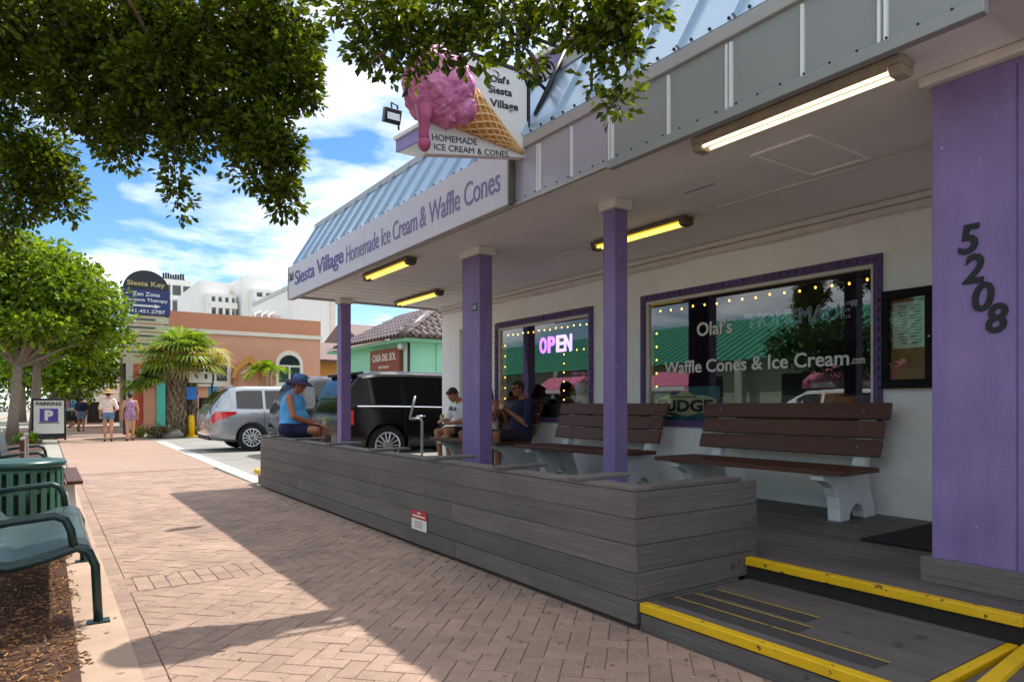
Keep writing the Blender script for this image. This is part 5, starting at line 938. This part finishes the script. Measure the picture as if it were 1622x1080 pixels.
shrub('low green shrub left of the palm base', 2.9, 29.0, .3, .5, 120, 'palm_yellow', 72, .4); shrub('yellow-green shrub right of the palm by the bollard', 5.0, 29.2, .3, .5, 120, 'palm_yellow', 73, .45); shrub('small green plant at the foot of the left tree', -.5, 26.2, .4, .4, 120, 'leaf_tree2', 74, .35); shrub('green plant behind the parking sign', .2, 29.6, .5, .5, 160, 'leaf_tree2', 75, .4)
# feather palm before the pink building
fp = thing('feather_palm', (8.75, 33.0, 0), 'slender small palm with bright feather fronds against the pink wall', 'palm')
for x in (8.55, 8.8): MB().tube([(x, 33.0, 0), (x+.02, 33, 1.6), (x+.05, 33, 2.9)], [.07, .05, .05], 8).build('stem', 'bark_light', fp, smooth=True)
random.seed(66); m_ = MB()
for k in range(30):
    a = random.uniform(0, 2*pi); el_ = random.uniform(.3, 1.5); d = Vector((cos(a)*cos(el_), sin(a)*cos(el_), sin(el_))); L1 = random.uniform(1.0, 1.5); p = Vector((8.72, 33.0, 2.85))
    for i in range(16):
        f_ = (i+2)/17; c = p+d*L1*f_-Vector((0, 0, .9*f_*f_*L1*.8)); s_ = d.cross(Vector((0, 0, 1))).normalized()
        for sg_ in (-1, 1):
            e = c+s_*sg_*.30*(1-f_*.5)+d*.12-Vector((0, 0, .12)); w_ = d*.03; k0 = len(m_.v); m_.v += [tuple(c-w_), tuple(c+w_), tuple(e)]; m_.f.append((k0, k0+1, k0+2)); m_.m.append(0)
m_.build('fronds', 'leaf_tree2', fp, fix=False)
rk = lumpy((3.9, 27.7, .1), (.35, .25, .18), 14, 10, .3, 2.0, 1.0); tag(rk.build('rock', 'rock', smooth=True), 'pale rock beside the palm trunk', 'rock')
# ------------------------------------------------------------------ people
def skinmesh(mb, voxel, mat, name, parent, smooth=3):
    me = bpy.data.meshes.new('t'); me.from_pydata(mb.v, [], mb.f); o = bpy.data.objects.new('t', me); COL.objects.link(o)
    r = o.modifiers.new('r', 'REMESH'); r.mode = 'VOXEL'; r.voxel_size = voxel; s_ = o.modifiers.new('s', 'SMOOTH'); s_.iterations = smooth; s_.factor = .5
    m2 = ev(o); m2.materials.clear(); m2.materials.append(MATS[mat]); m2.polygons.foreach_set('use_smooth', [True]*len(m2.polygons)); m2.name = name
    return link(m2, name, parent)
V = Vector
def person(label, loc, rz, J, skin, shirt, bottom, hair='hair_dark', fat=1., sleeve=.45, leg=.6, vox=.011, shoes='shoe', long_hair=False, hat=None, glasses=False, face=0, group=None, shirt_len=.0, dress=False):
    t = thing('person', loc, label, 'person', group, rz, local=True); b = MB(); s = MB(); p = MB()
    pel, ch, nk, hd = V(J['pelvis']), V(J['chest']), V(J['neck']), V(J['head']); f = V(J.get('look', (1, 0, -.1))).normalized(); l = V((0, 0, 1)).cross(f).normalized(); u = f.cross(l)
    H_ = lambda a, c, d: hd+f*a+l*c+u*d
    body_w = .12*fat; b.caps(pel+V((0, .07, 0)), pel+V((0, -.07, 0)), body_w, body_w, 12); belly = pel.lerp(ch, .45)+V((.05*(fat-.9)*2, 0, 0)); b.sphere(belly, (.125*fat, .15*fat, .16), 14, 10); b.sphere(ch, (.12*fat, .165, .17), 14, 10); b.caps(pel, ch, .12*fat, .12*fat, 12)
    shl, shr = V(J['shl']), V(J['shr']); b.caps(shl, shr, .058, .058, 10); b.caps(ch, nk, .10, .06, 10); b.caps(nk, hd-u*.05-f*.01, .054, .05, 10)
    b.sphere(hd, (.088, .074, .105), 16, 12); b.caps(H_(.035, 0, -.06), H_(.05, 0, -.085), .05, .035, 10); b.caps(H_(.085, 0, .01), H_(.103, 0, -.028), .010, .015, 8); b.caps(H_(.078, -.03, .025), H_(.078, .03, .025), .014, .014, 8); b.caps(H_(.078, -.018, -.055), H_(.078, .018, -.055), .009, .009, 8)
    for sd in (-1, 1): b.sphere(H_(-.005, sd*.078, -.01), (.02, .014, .032), 8, 6)
    s.caps(pel+V((0, .06, .05-shirt_len)), pel+V((0, -.06, .05-shirt_len)), .128*fat, .128*fat, 12); s.sphere(belly, (.14*fat, .162*fat, .175), 14, 10); s.sphere(ch, (.132*fat, .175, .178), 14, 10); s.caps(pel+V((0, 0, .05)), ch, .13*fat, .132*fat, 12); s.caps(shl, shr, .068 if sleeve > 0 else .05, None, 10)
    p.caps(pel+V((0, .07, -.01)), pel+V((0, -.07, -.01)), body_w+.012, None, 12); p.sphere(pel+V((0, 0, .03)), (.13*fat, .155*fat, .11), 12, 8)
    for sd, k in ((1, 'l'), (-1, 'r')):
        sh, el, wr = (shl if sd > 0 else shr), V(J['el'+k]), V(J['wr'+k]); b.caps(sh, el, .052*(.8+.2*fat), .042, 10); b.caps(el, el.lerp(wr, .35), .042, .043, 10); b.caps(el.lerp(wr, .35), wr, .042, .027, 10)
        hv = V(J.get('hv'+k, (wr-el))).normalized(); sv = hv.cross(V((0, 0, 1))); sv = sv.normalized() if sv.length > .1 else V((0, 1, 0)); pv_ = sv.cross(hv).normalized(); pm_ = wr+hv*.075
        for q_ in (-1.5, -.5, .5, 1.5): b.caps(wr+hv*.01+sv*q_*.008, pm_+sv*q_*.018, .018, .013, 8)
        for q_, ln in zip((-1.5, -.5, .5, 1.5), (.062, .075, .08, .07)):
            k0 = pm_+sv*q_*.021; k1 = k0+(hv*.8-pv_*.5)*ln*.55; k2 = k1+(hv*.3-pv_*.9)*ln*.5; b.caps(k0, k1, .011, .0095, 8); b.caps(k1, k2, .0095, .0085, 8)
        t0 = wr+hv*.03+sv*sd*.03; t1 = t0+(hv*.5+sv*sd*.6-pv_*.3)*.045; b.caps(t0, t1, .013, .011, 8); b.caps(t1, t1+(hv*.8-pv_*.4)*.03, .011, .009, 8)
        if sleeve > 0: e = sh.lerp(el, min(1, sleeve*2)); s.caps(sh, e, .068*(.85+.15*fat), .062, 10)
        hp, kn, an, toe = pel+V((0, sd*.09, -.01)), V(J['kn'+k]), V(J['an'+k]), V(J['toe'+k]); b.caps(hp, kn, .085*(.7+.3*fat), .058, 12); b.caps(kn, kn.lerp(an, .35)+V((-.012, 0, 0)), .056, .056, 10); b.caps(kn.lerp(an, .35)+V((-.012, 0, 0)), an, .055, .036, 10); b.caps(an+V((-.03, 0, -.03)), toe, .034, .028, 10)
        p.caps(hp, hp.lerp(kn, leg), .100*(.7+.3*fat), .088*(.8+.2*fat), 12)
        sh_ = MB(); sh_.caps(an+V((-.035, 0, -.035)), an.lerp(toe, .6)+V((0, 0, -.03)), .042, .042, 10); sh_.caps(an.lerp(toe, .5)+V((0, 0, -.035)), toe+V((0, 0, -.01)), .042, .034, 10); skinmesh(sh_, vox*1.2, shoes, 'shoe', t)
    body = skinmesh(b, vox, skin, 'body', t); skinmesh(s, vox*1.1, shirt, 'shirt', t); skinmesh(p, vox*1.1, bottom, 'shorts', t)
    h = MB()
    h.sphere(H_(-.014, 0, .022), (.094, .084, .098), 14, 10)
    h.caps(H_(.055, -.035, .07), H_(.055, .035, .07), .03, .03, 8); h.sphere(H_(-.05, 0, -.02), (.055, .07, .07), 12, 8)
    if long_hair: h.caps(H_(-.06, 0, 0), H_(-.09, 0, -.20), .06, .04, 10); h.caps(H_(-.02, .07, 0), H_(-.04, .075, -.16), .028, .025, 8); h.caps(H_(-.02, -.07, 0), H_(-.04, -.075, -.16), .028, .025, 8)
    hm_ = skinmesh(h, vox*1.1, hair, 'hair', t, 2)
    m3 = Matrix((f, l, u)).transposed().to_4x4(); m3.translation = hd
    # keep the face clear of hair: cut the shell in front of and below the brow
    bm3 = bmesh.new(); bm3.from_mesh(hm_.data); inv = m3.inverted(); kill = [v for v in bm3.verts if (lambda q_: q_.x > .035 and q_.z < .045 and abs(q_.y) < .068)(inv @ v.co)]; bmesh.ops.delete(bm3, geom=kill, context='VERTS'); bm3.to_mesh(hm_.data); bm3.free()
    if not glasses:
        e = MB()
        for sd in (-1, 1): e.sphere(H_(.079, sd*.03, .008), (.009, .010, .007), 8, 6)
        e.build('eyes', 'ink', t, smooth=True)
    else:
        e = MB()
        for sd in (-1, 1): e.sphere(H_(.092, sd*.032, .008), (.012, .026, .020), 10, 7); e.tube([H_(.085, sd*.055, .014), H_(0, sd*.085, .012)], .005, 5)
        e.tube([H_(.096, -.012, .012), H_(.096, .012, .012)], .005, 5); e.build('sunglasses', 'lens_black', t, smooth=True)
    if hat:
        mm = m3.copy(); hb = MB(); hb.v = [tuple(mm @ V(v)) for v in MB().lathe([(.02, .155), (.085, .148), (.103, .10), (.108, .05), (.10, .05), (.09, .1)], 22).v]; hb.f = MB().lathe([(0.02, .155), (.085, .148), (.103, .10), (.108, .05), (.10, .05), (.09, .1)], 22).f; hb.m = [0]*len(hb.f); hob = hb.build('hat', hat[0], t, smooth=True)
        br = MB().lathe([(.104, .055), (.17, .035), (.205, .005), (.205, -.001), (.165, .026), (.10, .047)], 26); br.v = [tuple(mm @ V(v)) for v in br.v]; br.build('brim', hat[1], hob, smooth=True)
    return t
def sitting(hs, lean=-.04, kf=.45, spread=.12, shin=.02, head=(0.02, 0, 0), tall=1.):
    z = hs+.1; c = z+.36*tall
    return dict(pelvis=(0, 0, z), chest=(lean, 0, c), neck=(lean+.02, 0, c+.17), head=(lean+.06+head[0], head[1], c+.315+head[2]), shl=(lean, .185, c+.10), shr=(lean, -.185, c+.10), knl=(kf, spread, z+.02), knr=(kf, -spread, z+.0), anl=(kf-shin, spread, .10), anr=(kf-shin-.02, -spread, .10), toel=(kf+.15, spread+.03, .045), toer=(kf+.13, -spread-.03, .045))
def holdcup(t, p, name, mat, label):
    c = thing(name, p, label, 'snack'); MB().lathe([(.018, -.05), (.034, .03), (.036, .035), (.03, .03)], 12, p).build('cup', 'cup_paper', c, smooth=True); lumpy((p[0], p[1], p[2]+.045), (.034, .034, .03), 14, 10, .25, 3, 2.0).build('scoop', mat, c, smooth=True)
def tw_(loc, rz, q): c, s_ = cos(rz), sin(rz); return (loc[0]+q[0]*c-q[1]*s_, loc[1]+q[0]*s_+q[1]*c, loc[2]+q[2])
# man in the navy shirt
J = sitting(.42, -.06, .45, .13, .03, (.05, 0, .0)); J.update(look=(1, .12, -.16), ell=(.05, .27, .68), wrl=(.24, .12, .86), elr=(.05, -.27, .68), wrr=(.24, -.08, .88), hvl=(.6, -.5, .5), hvr=(.6, .5, .5))
loc, rz = (5.62, 7.88, DZ), radians(172)
person('seated man in navy shirt and sunglasses eating at the bench', loc, rz, J, 'skin_dark', 'navy_cloth', 'short_dark', fat=1.16, glasses=True, leg=.82, group='people sitting outside the shop'); holdcup(None, tw_(loc, rz, (.315, .02, .93)), 'snack_cup', 'cone', 'small cone held by the man in navy')
# woman half hidden by the pillar
J = sitting(.42, -.02, .44, .09, .0, (.03, 0, -.02), .95); J.update(look=(.7, .6, -.25), ell=(.12, .28, .74), wrl=(.24, .22, 1.0), elr=(.06, -.24, .66), wrr=(.26, -.06, .72), hvl=(.1, 0, 1))
loc, rz = (5.58, 8.62, DZ), radians(178)
person('seated woman in a cream top half hidden behind the purple pillar', loc, rz, J, 'skin_dark', 'cream_cloth', 'red_cloth', 'hair_brown', .92, sleeve=0, leg=.7, long_hair=True, group='people sitting outside the shop')
q_ = tw_(loc, rz, (.33, .30, 1.12)); tag(MB().obox(MT(q_, (.75, -.66, 0), (0, .1, 1)), .2, .26, .012).build('paper_menu', 'paper'), 'pale paper sheet held up between the woman and the man', 'paper')
# boy in the white shirt
J = sitting(.42, .06, .42, .13, .04, (.09, 0, -.05), .93); J.update(look=(1, .1, -.75), ell=(.14, .24, .70), wrl=(.36, .10, .66), elr=(.14, -.24, .70), wrr=(.36, -.04, .70), hvl=(.9, -.2, -.1), hvr=(.8, .3, .1))
loc, rz = (5.62, 9.5, DZ), radians(186)
by = person('seated boy in white shirt looking down beside the wide purple column', loc, rz, J, 'skin', 'white_cloth', 'short_dark', 'hair_brown', .85, leg=.62, group='people sitting outside the shop')
text('FILA', 'ink', by, MT((.215, -.10, .86), (0, 1, 0), (-.12, 0, 1)), w=.2, h=.065, bold=.04, name='shirt_print'); 
q_ = tw_(loc, rz, (.46, .06, .73)); holdcup(None, q_, 'snack_cup', 'cup_green', 'green-topped snack cup held by the boy'); q_ = tw_(loc, rz, (.46, .10, .645)); tag(MB().obox(MT(q_, (1, 0, .2), (0, 1, 0)), .15, .075, .009).build('phone', 'ink', bevel=.003), 'dark phone held low by the boy', 'phone')
# man in the blue tank top on the planter
J = dict(pelvis=(0, 0, .12), chest=(.02, 0, .46), neck=(.05, 0, .63), head=(.11, 0, .765), shl=(.02, .20, .56), shr=(.02, -.20, .56), look=(1, -.05, -.22), ell=(.10, .29, .30), wrl=(.34, .10, .18), elr=(.10, -.29, .30), wrr=(.33, -.08, .19), hvl=(.8, -.5, -.1), hvr=(.8, .5, -.1), knl=(.44, .20, .09), knr=(.40, -.20, .10), anl=(.40, -.02, -.14), anr=(.36, .05, -.15), toel=(.50, -.10, -.17), toer=(.46, .12, -.17))
loc, rz = (2.93, 9.82, .755), radians(-32)
person('man in blue tank top and wide-brimmed hat sitting on the planter edge', loc, rz, J, 'skin_tan', 'blue_cloth', 'navy_cloth', fat=1.36, sleeve=0, leg=.6, hat=('hat_blue', 'hat_brim'), group='people sitting outside the shop', shirt_len=.04)
holdcup(None, tw_(loc, rz, (.46, .02, .20)), 'snack_cup', 'cup_green', 'green snack cup held by the man in blue')
# walkers
def standing(h=1., st=.06, arms=0.05):
    return dict(pelvis=(0, 0, .92*h), chest=(0, 0, 1.25*h), neck=(-.01, 0, 1.42*h), head=(.02, 0, 1.555*h), shl=(0, .165, 1.35*h), shr=(0, -.165, 1.35*h), ell=(-.02, .23, 1.08*h), elr=(-.02, -.23, 1.08*h), wrl=(.06, .23, .86*h), wrr=(.06, -.23, .86*h), knl=(.04+st, .09, .48*h), knr=(.02-st*.3, -.09, .48*h), anl=(st*1.5, .09, .09), anr=(-st*1.6, -.09, .10), toel=(.14+st*1.5, .10, .045), toer=(.10-st*1.6, -.10, .045))
J = standing(1.02); J.update(elr=(-.08, -.26, 1.1), wrr=(.1, -.2, 1.02)); person('woman in a pale floral top and denim shorts walking away in a hat', (1.72, 26.1, 0), radians(86), J, 'skin', 'pale_floral', 'denim', 'hair_brown', .95, .55, .35, .018, hat=('straw', 'straw'), group='people walking on the sidewalk')
person('woman in a blue-violet floral romper walking away with dark hair up', (2.36, 26.1, 0), radians(92), standing(.98, -.06), 'skin', 'floral', 'floral', 'hair_dark', .92, 0, .35, .018, group='people walking on the sidewalk')
far = [(1.35, 36.5, 'navy_cloth', 'denim', 'person in navy pushing a stroller ahead of the two women'), (.55, 41, 'white_cloth', 'red_cloth', 'small distant person in a white top on the sidewalk'), (.95, 43, 'floral', 'denim', 'distant person in a violet top near the pavilion'), (.2, 45, 'short_dark', 'short_dark', 'distant person in black near the left trees'), (1.3, 46, 'blue_cloth', 'navy_cloth', 'distant person in a blue top under the pavilion')]
for i, (x, y, a, b_, lb) in enumerate(far): person(lb, (x, y, 0), radians(80+30*i), standing(.95+.03*i, .05), 'skin_tan', a, b_, vox=.026, group='people walking on the sidewalk')
sr_ = thing('stroller', (1.0, 37.2, 0), 'dark baby stroller on the sidewalk ahead of the two women', 'stroller'); MB().prism([(36.9, .5), (37.5, .45), (37.6, .75), (37.2, 1.1), (36.9, .95)], 'x', .75, 1.25).build('seat', 'ink', sr_, bevel=.04); MB().tube([(1.0, 36.6, 1.05), (1.0, 37.2, .5), (1.0, 37.7, .2)], .025, 6).build('frame', 'fascia_grey', sr_)
for x in (.75, 1.25):
    for y in (36.8, 37.7): MB().tube([(x-.02, y, .14), (x+.02, y, .14)], .14, 16).build('wheel', 'rubber', sr_)
# fallen leaves and grit on the pavers
random.seed(91); lf = MB()
for k in range(260):
    x = random.uniform(.15, 2.6); y = random.uniform(1.8, 9); a = random.uniform(0, 6.28); l = random.uniform(.006, .022); w = l*.5; z = .004
    if k < 120: x = 2.63-abs(random.gauss(0, .18)); 
    lf.add([(x, y, z), (x+cos(a)*l+sin(a)*w, y+sin(a)*l-cos(a)*w, z+.004), (x+cos(a)*2*l, y+sin(a)*2*l, z), (x+cos(a)*l-sin(a)*w, y+sin(a)*l+cos(a)*w, z+.005)], [(0, 1, 2), (0, 2, 3)])
tag(lf.build('leaf_litter', 'dry_grass', fix=False), 'tiny dry leaf scraps scattered over the brick sidewalk', 'leaf litter', kind='stuff')
